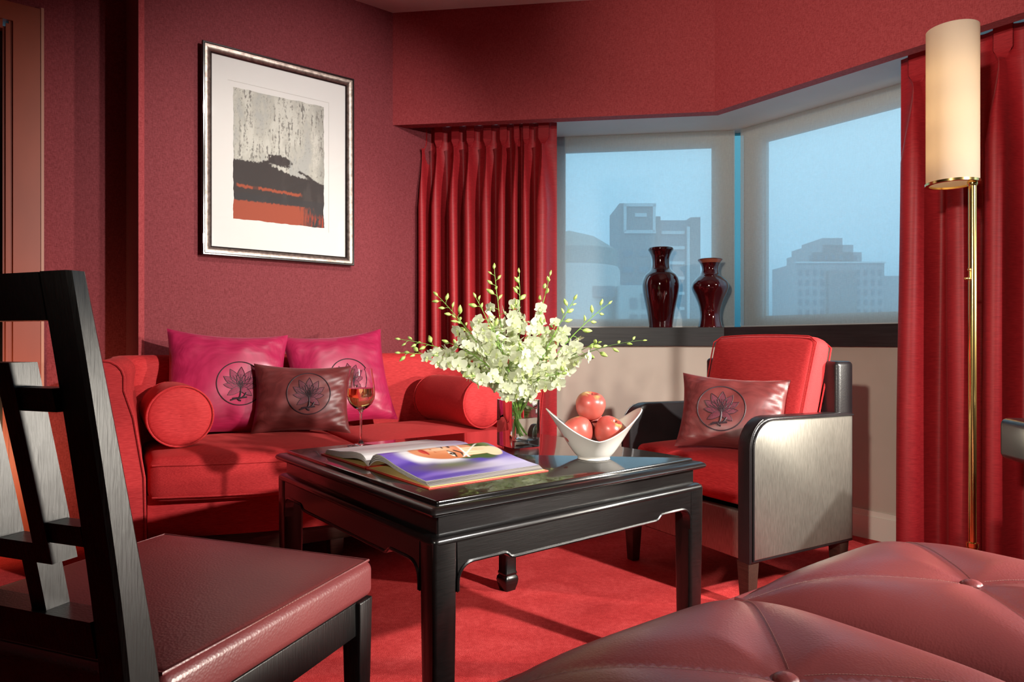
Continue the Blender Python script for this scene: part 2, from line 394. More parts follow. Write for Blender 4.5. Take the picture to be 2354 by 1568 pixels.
def struct(name, shapes, mat_, parent=None):
    m = MB()
    for s in shapes: m.add(*s)
    o = m.build(name, mat_, parent, flat=True)
    if parent is None: o['kind'] = 'structure'
    return o
LREC = .28; TR = 1.1876
Krec = K - nl*LREC
pier = [K+sd*.28, K-sd*TR, K-sd*TR-nl*LREC, K+sd*.28-nl*LREC]
struct('wall_left', [plan(pier, 0, H_CEIL)], MT['wallpaper'])
DOOR0, DOOR1, DOOR2 = 1.50, 1.632, 2.50
wl = []
wl.append(plan([Krec-sd*(TR-.02), Krec-sd*DOOR0, Krec-sd*DOOR0-nl*.1, Krec-sd*(TR-.02)-nl*.1], 0, H_CEIL))
wl.append(plan([Krec-sd*DOOR0, Krec-sd*DOOR2, Krec-sd*DOOR2-nl*.1, Krec-sd*DOOR0-nl*.1], 2.24, H_CEIL))
wl.append(plan([Krec-sd*DOOR2, Krec-sd*4.2, Krec-sd*4.2-nl*.1, Krec-sd*DOOR2-nl*.1], 0, H_CEIL))
struct('wall_far_left', wl, MT['wallpaper'])
PL = Krec-sd*4.2; PF1 = V2(-2.3, -2.6); PF2 = V2(3.3, -2.6); PR = W0-dr*5.4
def wallseg(p, q, z0, z1, out): return plan([p, q, q+out*.1, p+out*.1], z0, z1)
def outn(p, q):
    d = (q-p)/np.linalg.norm(q-p); return V2(-d[1], d[0])*-1
struct('wall_front', [wallseg(PL, PF1, 0, H_CEIL, -V2(.9, .43)), wallseg(PF1, PF2, 0, H_CEIL, V2(0, -1)), wallseg(PF2, PR, 0, H_CEIL, V2(.8, -.6))], MT['darkwood'])
# low walls beneath the sill, with the curtain recess to their left and right
bl = bleft(0) - 0*sd
struct('wall_back', [plan([bl, W0, W0-nb*.1-nr*.04, bl-nb*.1+db*.2], 0, H_SILLB)], MT['cream'])
struct('wall_right', [plan([W0, PR, PR-nr*.1, W0-nr*.1], 0, H_SILLB), plan([PR+dr*2.9, PR, PR-nr*.1, PR+dr*2.9-nr*.1], H_SILLB, H_CEIL)], MT['cream'])
# upper walls (pelmet walls) and the head of the recess
D = .203; Cp = corner(D); Lp = bleft(D); TP = .06
Rp = PR+nr*D
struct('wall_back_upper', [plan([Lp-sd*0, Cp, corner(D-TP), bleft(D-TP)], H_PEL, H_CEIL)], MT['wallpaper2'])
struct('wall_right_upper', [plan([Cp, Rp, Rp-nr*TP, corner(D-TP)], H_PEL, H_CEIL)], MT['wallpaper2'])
GD = -.317
Cg = corner(GD); Lg = bleft(GD)
struct('ceiling', [plan([PL-nl*.1, PF1+V2(-.1, -.1), PF2+V2(.1, -.1), PR-nr*.2, corner(-.45), bleft(-.45)-sd*0, Krec+sd*.5-nl*.1], H_CEIL, H_CEIL+.1)], MT['ceil'])
struct('floor', [plan([PL-nl*.1, PF1+V2(-.1, -.1), PF2+V2(.1, -.1), PR-nr*.2, corner(-.45), bleft(-.45), Krec+sd*.5-nl*.1], -.1, 0)], MT['carpet'])
struct('trim_1', [plan([bleft(D-TP), corner(D-TP), corner(GD-.08), bleft(GD-.08)], H_HEAD, H_HEAD+.08),
                  plan([corner(D-TP), Rp-nr*TP, PR-nr*(-GD+.08), corner(GD-.08)], H_HEAD, H_HEAD+.08)], MT['white'])
# black sill shelf all round under the windows
SD = .022
sill = struct('trim_2', [plan([bleft(SD), corner(SD), corner(GD), bleft(GD)], H_SILLB, H_SILL), plan([corner(SD), PR+nr*SD, PR-nr*(-GD), corner(GD)], H_SILLB, H_SILL)], blackwood('black_sill_wood', (.012, .011, .011), .42, .15, .2, (6, 6, 120)))
# baseboards
struct('baseboard_right', [plan([corner(.014), PR+nr*.014, PR, W0], 0, .098), plan([corner(.008), PR+nr*.008, PR, W0], .098, .122)], MT['white'])
struct('baseboard_back', [plan([bleft(.014), corner(.014), W0, bleft(0)], 0, .098), plan([bleft(.008), corner(.008), W0, bleft(0)], .098, .122)], MT['white'])
# ---- windows: grey frame, pane
ZF0, ZF1 = H_SILL, H_HEAD
def window(name, p, q, jl, jr, ztop, zbot, inn, n_):
    """p->q along the glass line; frame members around one opening"""
    root = thing(name, None, None); root['kind'] = 'structure'
    d = (q-p)/np.linalg.norm(q-p); L = np.linalg.norm(q-p); o = -inn
    m = MB()
    def bar(a, b, z0, z1, dep0=0.0, dep1=.05): m.add(*plan([p+d*a+o*dep0, p+d*b+o*dep0, p+d*b+o*dep1, p+d*a+o*dep1], z0, z1))
    bar(0, jl, ZF0, ZF1); bar(L-jr, L, ZF0, ZF1); bar(jl, L-jr, ztop, ZF1); bar(jl, L-jr, ZF0, zbot)
    # inner bead of the frame
    for a, b, z0, z1 in ((jl, jl+.012, zbot, ztop), (L-jr-.012, L-jr, zbot, ztop), (jl, L-jr, ztop-.012, ztop), (jl, L-jr, zbot, zbot+.012)):
        bar(a, b, z0, z1, .015, .04)
    m.build('window_frame', MT['winframe'], root, flat=True)
    g = MB(); g.add(*plan([p+d*jl+o*.022, p+d*(L-jr)+o*.022, p+d*(L-jr)+o*.028, p+d*jl+o*.028], zbot, ztop)); g.build('glass_pane', MT['pane'], root, flat=True)
    return root
gl0 = bleft(GD)
EB = Cg + db*.030; ER = Cg - dr*.030
window('window_1', gl0, EB, np.linalg.norm(isect(gl0, -db, V2(0, 0), V2((1295-1177)/1569, 1))-gl0), .105, 1.975, .975, nb, 1)
window('window_2', ER, ER-dr*2.3, .118, .10, 1.965, .985, nr, 1)
# corner mullion: bare glass joint with black seals
cm = thing('window_3', None, None); cm['kind'] = 'structure'
m = MB(); m.add(*plan([EB, EB+db*.006, EB+db*.006-nb*.05, EB-nb*.05], ZF0, ZF1)); m.add(*plan([ER, ER-dr*.006, ER-dr*.006-nr*.05, ER-nr*.05], ZF0, ZF1)); m.build('seal', MT['gasket'], cm, flat=True)
m = MB(); m.add(*plan([EB-nb*.03, Cg-nb*.03-nr*.0, Cg-nr*.03, ER-nr*.03, ER-nr*.036, corner(GD-.036), EB-nb*.036], ZF0, ZF1)); m.build('glass_pane', panemat('corner_glass', (.28, .46, .48)), cm, flat=True)
# ---- sheer roller blinds
def blind(name, label, p, q, inn, z0, z1):
    r = thing(name, label, 'blind', (0, 0, 0)); d = (q-p)/np.linalg.norm(q-p)
    m = MB(); m.add(*plan([p, q, q+inn*.0012, p+inn*.0012], z0, z1)); m.build('cloth', MT['blind'], r, flat=True)
    m = MB(); m.add(*tube([(*(p+d*.004+inn*.001), z0+.006), (*(q-d*.004+inn*.001), z0+.006)], .005, 8)); m.build('bottom_bar', MT['winframe'], r)
    m = MB(); m.add(*tube([(*(p+d*.004+inn*-.012), z1-.012), (*(q-d*.004+inn*-.012), z1-.012)], .009, 12)); m.build('roller', MT['winframe'], r)
b1 = isect(W0+nb*(GD+.03), db, Cg+db*.03, nb); b2 = isect(W0+nr*(GD+.03), dr, Cg-dr*.03, nr)
blind('roller_blind', 'sheer grey roller blind drawn down behind the two dark red vases', bleft(GD+.03)-db*.25, b1, nb, H_SILL+.004, H_HEAD-.002)
blind('roller_blind', 'sheer grey roller blind drawn down over the window behind the red armchair', b2, b2-dr*2.0, nr, H_SILL+.004, H_HEAD-.002)
# ---- door on the far left
dt = thing('door_1', None, None); dt['kind'] = 'structure'
def onrec(t, o): return Krec-sd*t+nl*o
m = MB(); m.add(*plan([onrec(DOOR1, -.03), onrec(DOOR2-.13, -.03), onrec(DOOR2-.13, -.07), onrec(DOOR1, -.07)], .005, 2.13)); m.build('door_leaf', MT['black'], dt, flat=True)
def casing(a, b, z0, z1, o0, o1): return plan([onrec(a, o0), onrec(b, o0), onrec(b, o1), onrec(a, o1)], z0, z1)
m = MB()
m.add(*casing(DOOR0, 1.598, 0, 2.24, -.1, .022)); m.add(*casing(DOOR2-.1, DOOR2, 0, 2.24, -.1, .022)); m.add(*casing(DOOR0, DOOR2, 2.165, 2.24, -.1, .0221))
m.build('door_casing', MT['trimred'], dt, flat=True)
m = MB()
for a, b, o1 in ((1.598, 1.612, .010), (1.612, 1.622, .016), (1.622, 1.632, .004)): m.add(*casing(a, b, 0, 2.165-(a-1.598), -.1, o1))
m.add(*casing(1.632, DOOR2-.1, 2.13, 2.165, -.1, .010)); m.build('door_bead', MT['trimred'], dt, flat=True)
m = MB(); m.add(*casing(DOOR0-.006, DOOR0+.004, 0, 2.245, -.02, .026)); m.build('edge_highlight', plain('casing_edge_highlight', (.42, .20, .14), .4), dt, flat=True)  # pale strip painted in as the highlight along the casing edge
# slim corner bead on the pier's edge
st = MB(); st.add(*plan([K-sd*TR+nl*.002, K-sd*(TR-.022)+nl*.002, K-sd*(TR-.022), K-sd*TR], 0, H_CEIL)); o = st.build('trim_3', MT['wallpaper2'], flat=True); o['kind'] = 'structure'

# ---------------------------------------------------------------- city beyond the glass
def tower(name, label, x0, x1, y0, y1, z0, z1, mat_):
    t = thing(name, label, 'building', ((x0+x1)/2, (y0+y1)/2, z0))
    hx, hy, h = (x1-x0)/2, (y1-y0)/2, z1-z0
    m = MB(); m.add(*box((0, 0, h/2), (2*hx, 2*hy, h))); m.build('wall', mat_, t, flat=True); return t, hx, hy, h
def shared(name, base, parent, loc, scale=(1, 1, 1)):
    o = bpy.data.objects.new(name, base); COL.objects.link(o); o.parent = parent; o.location = loc; o.scale = scale; return o
def unitbox(name, mat_):
    m = MB(); m.add(*box((0, 0, 0), (1, 1, 1))); o = m.build(name, mat_, flat=True); me = o.data; bpy.data.objects.remove(o); return me
U_glass, U_white, U_wall, U_pale, U_grey = (unitbox('unit_'+n, MT[k]) for n, k in (('glass', 'bglass'), ('white', 'bwhite'), ('wall', 'bwall'), ('pale', 'bpale'), ('grey', 'bgrey')))
# dark slab tower with white crown frame and two wings
t, hx, hy, h = tower('office_tower', 'tall dark office tower with a white framed crown seen through the left blind', 23.6, 31.4, 150, 165, -45, 31.5, MT['bwall'])
shared('crown_frame', U_white, t, (.6, -hy-.15, h-.4), (7.0, .5, .7)); shared('crown_frame', U_white, t, (.6, -hy-.15, h-6.3), (7.0, .5, .7))
shared('crown_frame', U_white, t, (-2.7, -hy-.15, h-3.3), (.6, .5, 6)); shared('crown_frame', U_white, t, (3.7, -hy-.15, h-3.3), (.6, .5, 6))
shared('sign_panel', U_white, t, (.8, -hy-.1, h-2.6), (2.6, .3, .8))
shared('side_wing', U_wall, t, (hx+.9, 1, h/2-1.2), (1.8, 12, h-2.4))
shared('glass_wing', U_glass, t, (hx+5.2, 1.5, h/2-1.6), (7.2, 12, h-3.2)); shared('end_wing', U_wall, t, (hx+9.6, 1.5, h/2-1.3), (2.2, 13, h-2.6))
shared('white_fin', U_white, t, (hx+7.9, -5.2, h/2-2.4), (.6, 1, h-4.8)); shared('white_fin', U_white, t, (-hx+7.2, -hy-.3, h/2-5), (.5, .8, h-14))
for k in range(9):
    shared('spandrel', U_white, t, (hx+4.6, -4.7, h-6-k*3.4), (5.2, .5, .7))
for k in range(8):
    for i in range(2): shared('window', U_glass, t, (-2.0+i*3.4, -hy-.05, h-11-k*3.6), (2.2, .3, 1.4))
# pale round-shouldered block on the left
t = thing('round_block', 'pale stepped apartment block with a rounded dark roof seen beside the left curtain', 'building', (9, 108, -40))
m = MB(); m.add(*lathe([(8.0, 0), (8.0, 52.2), (7.7, 52.6)], 40)); m.build('drum', MT['bpale'], t)
m = MB(); m.add(*lathe([(7.7, 52.6), (7.6, 55.2), (6.4, 56.0), (4.2, 57.4), (.01, 58.6)], 40)); m.build('roof', plain('round_roof', (.30, .32, .30), .7), t)
shared('lower_block', U_pale, t, (9.5, -4, 24.6), (6.0, 10, 49.2)); shared('lower_block', U_pale, t, (13.6, -4, 22.9), (3.6, 10, 45.8)); shared('podium', U_wall, t, (6, -9, 20.5), (10, 8, 41))
shared('podium', U_glass, t, (14.2, -8.5, 20.6), (7, 4, 41.4)); shared('podium_ledge', U_white, t, (13.2, -10.6, 41.3), (8.4, .6, .5))
shared('window', U_wall, t, (4.5, -7.2, 48.4), (3.2, .8, 1.6))
for i in range(2):
    for k in range(5): shared('window', U_wall, t, (8.6+i*1.7, -9.1, 46.6-k*2.4), (1.0, .3, 1.5))
for i in range(4): shared('window', U_wall, t, (10.2+i*1.5, -9.2, 47.4-(0 if i < 2 else 2.0)), (1.0, .4, 1.2))
# stepped stone tower in the right window
t, hx, hy, h = tower('stepped_tower', 'hazy grey stepped stone tower seen through the right blind', 91.5, 120, 220, 240, -60, 26.5, MT['bgrey'])
steps = [(-1, 18, 4.0), (-1.5, 13.5, 6.4), (-1.5, 6.5, 8.6)]
for x, wd, up in steps: shared('upper_tier', U_grey, t, (x, 0, h+up/2-.2), (wd, 16, up))
shared('side_tier', U_grey, t, (hx+3.5, 0, h/2-2), (7.5, 18, h-4)); shared('side_tier', U_wall, t, (0, -hy-.8, h/2-2), (9, 2, h-1))
shared('parapet', U_white, t, (0, -hy-.1, h+.2), (2*hx+.6, .6, .5))
for i in range(12):
    if 4 <= i <= 7: continue
    for k in range(11): shared('window', U_glass, t, (-hx+1.4+i*2.34, -hy-.02, h-3-k*3.2), (1.0, .3, 1.7))
for i in range(7): shared('window', U_glass, t, (-8.5+i*2.4, -8.02, h+2), (1.0, .3, 1.6))

# ---------------------------------------------------------------- curtains
def curtain(name, label, p0, d, inn, pleats, s0, s1, z0, z1, depth=.05, seed=1, parent=None):
    """pinch pleated cloth: pleats = distances along d of each pleat, s0..s1 the ends"""
    rr = random.Random(seed); NP = len(pleats); NT = 22
    bounds = [s0] + [(pleats[i]+pleats[i+1])/2 for i in range(NP-1)] + [s1]
    zs = [z1-u for u in (0, .05, .085, .10, .112, .122, .13, .138, .15, .17, .20, .25, .33, .45, .6, .8, 1.0, 1.2, 1.45, 1.7)] + [z0+.12, z0]
    V = []; par = [(rr.uniform(.8, 1.2), rr.uniform(-1, 1), rr.uniform(-1, 1), rr.uniform(0, 6)) for _ in range(NP)]
    for z in zs:
        u = z1-z
        for i in range(NP):
            A, sh, sh2, ph = par[i]; c = pleats[i]; L = c-bounds[i]; Rr = bounds[i+1]-c; half = (L+Rr)/2
            opened = min(1, max(0, (u-.13)/.32)); opened = opened*opened*(3-2*opened)
            tab = min(1, max(0, (.125-u)/.03))
            kk = half*(.16*opened + .30*tab - .12*(1-opened)*(1-tab)*min(1, u/.05))
            dep = depth*A*((.55+.45*opened)*(1-.25*tab))
            pinch = math.exp(-((u-.13)/.022)**2)
            drift = half*.30*sh*min(1, u/1.2)*math.sin(u*1.3+ph) + half*.22*sh2*min(1, u/1.5)
            for j in range(NT+ (1 if i == NP-1 else 0)):
                t = -1+2*j/NT
                fr = ((math.cos(PI*t)+1)/2)**.75
                x = c + (L if t < 0 else Rr)*t + kk*math.sin(2*PI*t)*(1 if abs(t) < .5 else .55) + drift*fr
                wf = .26+.74*min(1, max(0, (u-.135)/.30))**.8 if u >= .125 else .26+.60*min(1, (.13-u)/.04)
                x = c + (x-c)*(1-(1-wf)*min(1, max(0, (1-abs(t))/.35)))
                y = dep*fr - depth*.35 + (.010*pinch*fr) + .005*math.sin(3*t+ph+u*2)*opened
                if tab > 0: y = min(y, dep*.55-depth*.35)
                q = p0 + d*x + inn*y; V.append((q[0], q[1], z))
    W = NP*NT+1
    F = [(r*W+k, r*W+k+1, (r+1)*W+k+1, (r+1)*W+k) for r in range(len(zs)-1) for k in range(W-1)]
    return V, F
def par_of(px_ratio, d):   # distance along the back line for a viewing ratio X/Y
    p = W0+nb*d; t = (p[0]-px_ratio*p[1])/(px_ratio*db[1]-db[0]); return t
CD = .075
pb = W0+nb*CD
pls = [.7236+.0, ]
rat = [-.0019, .0, ]
backpl = [par_of((x-1177)/1569, CD) for x in (943, 972, 1006, 1046, 1080, 1119, 1157, 1188, 1207, 1247)][::-1]
ce0, ce1 = par_of((1279-1177)/1569, CD), par_of((913-1177)/1569, CD)
cur = thing('curtain', 'red pinch pleated curtain gathered at the left of the window behind the sofa', 'curtain', (0, 0, 0))
m = MB(); m.add(*curtain('c', '', pb, db, nb, backpl, ce0, ce1, .006, H_HEAD-.018, .118, 5)); m.build('cloth', MT['curtain'], cur, ang=180)
pr = W0+nr*CD
def par_r(ratio, d):
    p = W0+nr*d; e = -dr; t = (p[0]-ratio*p[1])/(ratio*e[1]-e[0]); return t
rpl = [par_r((x-1177)/1569, CD) for x in (2107, 2205, 2304, 2392, 2520)]
re0, re1 = par_r((2060-1177)/1569, CD), par_r((2610-1177)/1569, CD)
cur2 = thing('curtain', 'red pinch pleated curtain hanging at the right edge behind the brass floor lamp', 'curtain', (0, 0, 0))
m = MB(); m.add(*curtain('c', '', pr, -dr, nr, rpl, re0, re1, .006, H_HEAD-.018, .125, 9)); m.build('cloth', MT['curtain'], cur2, ang=180)
# curtain tracks under the pelmet
tr = thing('curtain_track', 'white curtain track with a square end stop at the top left of the back curtain', 'track', (0, 0, 0))
m = MB(); a = bleft(CD)-db*.03; b = corner(CD); m.add(*plan([a-nb*.012, b-nb*.012, b+nb*.012, a+nb*.012], H_HEAD-.016, H_HEAD)); m.build('rail', MT['steel'], tr, flat=True)
e = isect(W0+nb*.095, db, V2(0, 0), V2((916.5-1177)/1569, 1))
m = MB(); P_, F_ = softbox(.013, .011, .017, .003); m.add(P_+np.array((*e, 1.937)), F_); m.add(*tube([(*e, 1.95), (*e, H_HEAD-.01)], .004, 8)); m.build('end_stop', MT['steel'], tr)
m = MB(); ee = e+nb*.0112; P_, F_ = softbox(.003, .001, .003, .0005); m.add(P_+np.array((*ee, 1.930)), F_); m.build('socket', MT['gasket'], tr)
tr2 = thing('curtain_track', 'white curtain track above the window on the right', 'track', (0, 0, 0))
m = MB(); a = corner(CD)-dr*.02; b = PR+nr*CD; m.add(*plan([a-nr*.012, b-nr*.012, b+nr*.012, a+nr*.012], H_HEAD-.016, H_HEAD)); m.build('rail', MT['steel'], tr2, flat=True)
# ---------------------------------------------------------------- sofa
SO = (-.718, 2.848, 0); SRZ = math.atan2(.530, .848)
sofa = thing('sofa', 'red upholstered two seat sofa with a bowed front standing against the left wall', 'sofa', SO, SRZ)
def bowf(x): return -.190 - .175*(1-(x/.74)**2)          # front line of the seat
IX, BY, RC = .725, .262, .13
# plan path of the upright shell: left arm front, round the back, right arm front
path = [(-IX-.06, -.215), (-IX-.06, -.05), (-IX-.06, BY-.06)]
def arc(cx, cy, r, a0, a1, n): return [(cx+r*math.cos(a0+(a1-a0)*k/n), cy+r*math.sin(a0+(a1-a0)*k/n)) for k in range(n+1)]
path = [(-IX-.06, -.215), (-IX-.06, -.08), (-IX-.06, .05)] + arc(-IX-.06+RC, BY+.06-RC, RC, PI, PI/2, 6) + [(-.3, BY+.06), (0, BY+.06), (.3, BY+.06)] + arc(IX+.06-RC, BY+.06-RC, RC, PI/2, 0, 6) + [(IX+.06, .05), (IX+.06, -.08), (IX+.06, -.215)]
sec = [(-.055, .172), (-.062, .40), (-.050, .60), (-.034, .70)] + [(.012+.052*math.cos(a), .748+.052*math.sin(a)) for a in [PI*(1-k/8) for k in range(9)]] + [(.062, .60), (.058, .40), (.055, .172)]
V = []; F = []
for i, (x, y) in enumerate(path):
    a = path[max(i-1, 0)]; b = path[min(i+1, len(path)-1)]; t = np.array([b[0]-a[0], b[1]-a[1]]); t /= np.linalg.norm(t); nrm = np.array([-t[1], t[0]])  # outward
    armf = max(0, min(1, (.05-y)/.265)) if abs(x) > IX else 0      # lean out and thin towards the arm front
    for q, z in sec:
        qq = q + .055*armf*((z-.172)/.63)**1.6 ; zz = z - (.008*armf if z > .6 else 0)
        V.append((x+nrm[0]*qq, y+nrm[1]*qq, zz))
n_ = len(sec)
for i in range(len(path)-1):
    for k in range(n_): F.append((i*n_+k, (i+1)*n_+k, (i+1)*n_+(k+1) % n_, i*n_+(k+1) % n_))
F.append(tuple(range(n_))); F.append(tuple((len(path)-1)*n_+k for k in range(n_-1, -1, -1)))
m = MB(); m.add(V, F); m.build('back_and_arms', MT['sofa'], sofa, 50)
for e, nm in ((0, 0), (len(path)-1, 1)):
    pts = [Vector(V[e*n_+k])+Vector((0, -.002, 0)) for k in range(n_)]
    m = MB(); m.add(*tube(pts, .0042, 6)); m.build('arm_piping', MT['sofa'], sofa)
# seat rail (cloth skirt), dark base board and legs
NX = 24
def bowstrip(off, z0, z1, thick, hw, yb=None):
    xs = np.linspace(-hw, hw, NX+1); V = []; F = []
    for x in xs:
        y = bowf(x)+off
        V += [(x, y, z0), (x, y, z1), (x, y+thick if yb is None else yb, z1), (x, y+thick if yb is None else yb, z0)]
    for i in range(NX):
        for k in range(4): F.append((i*4+k, i*4+(k+1) % 4, (i+1)*4+(k+1) % 4, (i+1)*4+k))
    F.append((3, 2, 1, 0)); F.append(tuple(NX*4+k for k in range(4))); return V, F
m = MB(); m.add(*bowstrip(.055, .178, .325, .1, .72, BY)); m.build('seat_rail', MT['sofa'], sofa, 50)
m = MB(); m.add(*prism([(-.76, -.235), (.76, -.235), (.76, .29), (-.76, .29)], .102, .176, axes=((1, 0, 0), (0, 1, 0), (0, 0, 1)), bev=.003)); m.build('base_board', MT['darkwood'], sofa)
for x, y in ((-.70, -.20), (-.085, -.205), (.70, -.20), (-.70, .25), (.70, .25)):
    V, F = box((x, y, .0515), (.055, .05, .103), .003); V[:, :2] = (V[:, :2]-[x, y])*(.75+.25*V[:, 2:3]/.103)+[x, y]
    m = MB(); m.add(V, F); m.build('leg', MT['darkwood'], sofa)
# seat cushions
def seatcush(x0, x1, seed):
    rr = np.random.RandomState(seed); c = (x0+x1)/2; hw = (x1-x0)/2-.002
    def fn(p):
        u = p[:, 0]/hw; v = p[:, 1]/.3; wz = p[:, 2]/.075
        x = c+p[:, 0]; f = -.190-.175*(1-(x/.74)**2); yb = BY-.062+.04
        y = f + (v+1)/2*(yb-f)
        crown = .028*(1-np.abs(u)**2.6)*(1-np.abs(v)**3)*(wz > 0) + .010*(v+1)/2*(wz > 0)
        puff = -.006*(1-wz**2)*np.clip(-v, 0, 1)**6*(1-u**4)
        wr = .0025*np.sin(x*46+seed)*np.clip(-v, 0, 1)**8*np.clip(wz, -.6, 1)
        return np.stack([x, y+puff+wr, .383+p[:, 2]+crown], 1)
    return softbox(hw, .3, .075, .036, (22, 14, 2), 4, fn), fn
for x0, x1, sdn in ((-.722, 0, 1), (0, .722, 2)):
    (V, F), fn = seatcush(x0, x1, sdn); m = MB(); m.add(V, F); o = m.build('seat_cushion', MT['sofa2'], sofa, 60)
    hw = (x1-x0)/2-.002
    for wz in (.052, -.056):
        pts = fn(np.array([(x, -.2995, wz) for x in np.linspace(-hw+.01, hw-.01, 24)])); mm = MB(); mm.add(*tube(pts+np.array([0, -.001, 0]), .0032, 6)); mm.build('piping', MT['sofa2'], o)

# bolsters
def bolster(label, loc, rz, L, r=.110):
    t = thing('bolster_cushion', label, 'cushion', loc, rz, 'round bolsters on the sofa')
    prof = [(.001, 0.004), (r*.5, .001), (r*.86, .002), (r*.96, .010), (r, .026)] + [(r*1.005, .026+(L-.052)*k/4) for k in range(1, 4)] + [(r, L-.026), (r*.96, L-.010), (r*.86, L-.002), (r*.5, L-.001), (.001, L-.004)]
    V, F = lathe(prof, 40); V = np.array(V)[:, [0, 2, 1]]; V[:, 1] *= 1; V[:, 2] *= -1
    m = MB(); m.add(V+np.array([0, 0, r]), F); m.build('cover', MT['sofa2'], t, 60)
    for yy in (.006, L-.006):
        m = MB(); m.add(*tube([(r*.975*math.cos(a), yy, r+r*.975*math.sin(a)) for a in np.linspace(0, 2*PI, 40, endpoint=False)], .0035, 6, closed=True)); m.build('piping', MT['sofa2'], t)
    return t
bolster('red bolster cushion with its round end facing out at the left arm of the sofa', (-1.174, 2.42, .478), SRZ, .34)
bolster('red bolster cushion lying at the right end of the sofa behind the glass vase', (-.118, 2.955, .478), SRZ+.10, .43)

# embroidered cushions
def strokes():
    """embroidery: (outline polylines, filled petals) in a unit circle"""
    def petal(cx, cy, ang, L, Wd, wav=.0):
        pts = []
        for k in range(25):
            t = k/24*2-1; s = abs(t); l = (1-s)*L; wd = math.sin(PI*min(1, (1-s)**.75))*Wd*(1+wav*math.sin(9*s)) ; wd *= (1 if t > 0 else -1)
            a = math.radians(ang); pts.append((cx+math.cos(a)*l-math.sin(a)*wd, cy+math.sin(a)*l+math.cos(a)*wd))
        return pts
    base = (.02, -.18); pet = []
    for ang, L, Wd, wav in ((90, .95, .20, .1), (62, .92, .19, .12), (120, .95, .20, .12), (35, .86, .17, .15), (147, .88, .18, .15), (8, .70, .15, .15), (172, .74, .15, .15), (-38, .62, .15, .08), (215, .66, .15, .08)):
        pet.append(petal(base[0], base[1], ang, L, Wd, wav))
    lines = [[(.02, -.18), (.03, -.40), (.0, -.62), (-.10, -.70)], [(.26, -.42), (.18, -.58), (.05, -.68), (-.15, -.70), (-.38, -.78)], [(-.10, -.70), (-.02, -.78), (.06, -.80)], [(-.30, -.70), (-.14, -.68), (.1, -.66), (.30, -.63)]]
    veins = []
    for ang in (80, 90, 100, 112, 124, 68, 56, 140, 42, 28, 152): veins.append([(base[0]+math.cos(math.radians(ang))*l, base[1]+math.sin(math.radians(ang))*l) for l in (.12, .35, .6)])
    veins.append([(.02+.09*math.sin(a), -.02+.17*math.cos(a)) for a in np.linspace(-2.6, 2.6, 14)])
    return pet, lines, veins
PET, LIN, VEI = strokes()
def pillow(name, label, mat_, fillmat, loc, rot, Wd, Ht, T, ring, rc=(0, 0), seed=0, group=None, thick=.0022):
    """cushion standing in its local xz plane, front towards -y, base point at loc = centre"""
    t = thing(name, label, 'cushion', loc, 0, group); t.rotation_euler = rot
    rr = random.Random(seed); A = [rr.uniform(0, 6) for _ in range(8)]
    def pt(u, v, side):
        pin = .085; x = u*Wd/2*(1-pin*(1-v*v)*abs(u)**2); z = v*Ht/2*(1-pin*1.3*(1-u*u)*abs(v)**2)
        h = T/2*(max(0, (1-abs(u)**3.2))**.62)*(max(0, (1-abs(v)**3.2))**.62)
        e = max(abs(u), abs(v)); ed = max(0, (e-.35)/.65)
        wr = 0
        if side < 0:
            wr += .0085*ed*(1-e**6)*math.sin(13*v+A[0]+2.0*math.sin(3*u+A[1]))*abs(u)**1.5
            wr += .0062*ed*(1-e**6)*math.sin(15*u+A[2]+1.7*math.sin(2.5*v+A[3]))*abs(v)**1.5
            wr += .0030*(1-e**4)*math.sin(5.5*u-4*v+A[4])
            wr += .0030*ed*(1-e**8)*math.sin(34*v+5*math.sin(4*u+A[5]))*abs(u)
        else: wr = 0
        return (x, side*(h+wr*.9) if side < 0 else h, z)
    N = 44; m = MB()
    for side in (-1, 1):
        V, F = gridsurf(N, N, lambda a, b: pt(a*2-1, b*2-1, side)); m.add(V, F if side < 0 else [f[::-1] for f in F])
    m.build('cover', mat_, t, ang=180)
    def on(px, py, lift):
        x, z = rc[0]+px*ring, rc[1]+py*ring; u = x/(Wd/2); v = z/(Ht/2)
        for _ in range(3):
            q = pt(u, v, -1); u += (x-q[0])/(Wd/2); v += (z-q[2])/(Ht/2)
        q = pt(u, v, -1); return (q[0], q[1]-lift, q[2])
    m = MB()
    m.add(*tube([on(math.cos(a), math.sin(a), .0008) for a in np.linspace(0, 2*PI, 56, endpoint=False)], thick, 6, closed=True)); e = m.build('embroidered_ring', MT['embro'], t)
    m = MB()
    for i, p in enumerate(PET):
        c = (sum(a for a, b in p)/len(p), sum(b for a, b in p)/len(p))
        V = [on(*c, .0016+.0002*i)] + [on(c[0]+(a-c[0])*.55, c[1]+(b-c[1])*.55, .0016+.0002*i) for a, b in p] + [on(a, b, .0008+.0002*i) for a, b in p]; n = len(p); F = []
        for k in range(n-1): F += [(0, k+1, k+2), (k+1, n+k+1, n+k+2, k+2)]
        m.add(V, F)
    m.build('embroidered_flower', fillmat, t, ang=180)
    m = MB()
    for p in PET: m.add(*tube([on(a, b, .0022) for a, b in p], thick*.42, 5))
    for p in VEI: m.add(*tube([on(a, b, .0035) for a, b in spline([(a, b, 0) for a, b in p], 3) for a, b in [(a, b)]] if False else [on(q[0], q[1], .0034) for q in spline([(a, b, 0) for a, b in p], 3)], thick*.32, 5))
    for p in LIN: m.add(*tube([on(q[0], q[1], .0016) for q in spline([(a, b, 0) for a, b in p], 4)], [thick*1.5]*1+[thick*1.5]*(len(p)*4-4), 6))
    m.build('embroidered_outline', MT['embro'], t)
    return t
def sl(s, n, z): return (-1.227+.848*s+.530*n, 2.53+.530*s-.848*n, z)
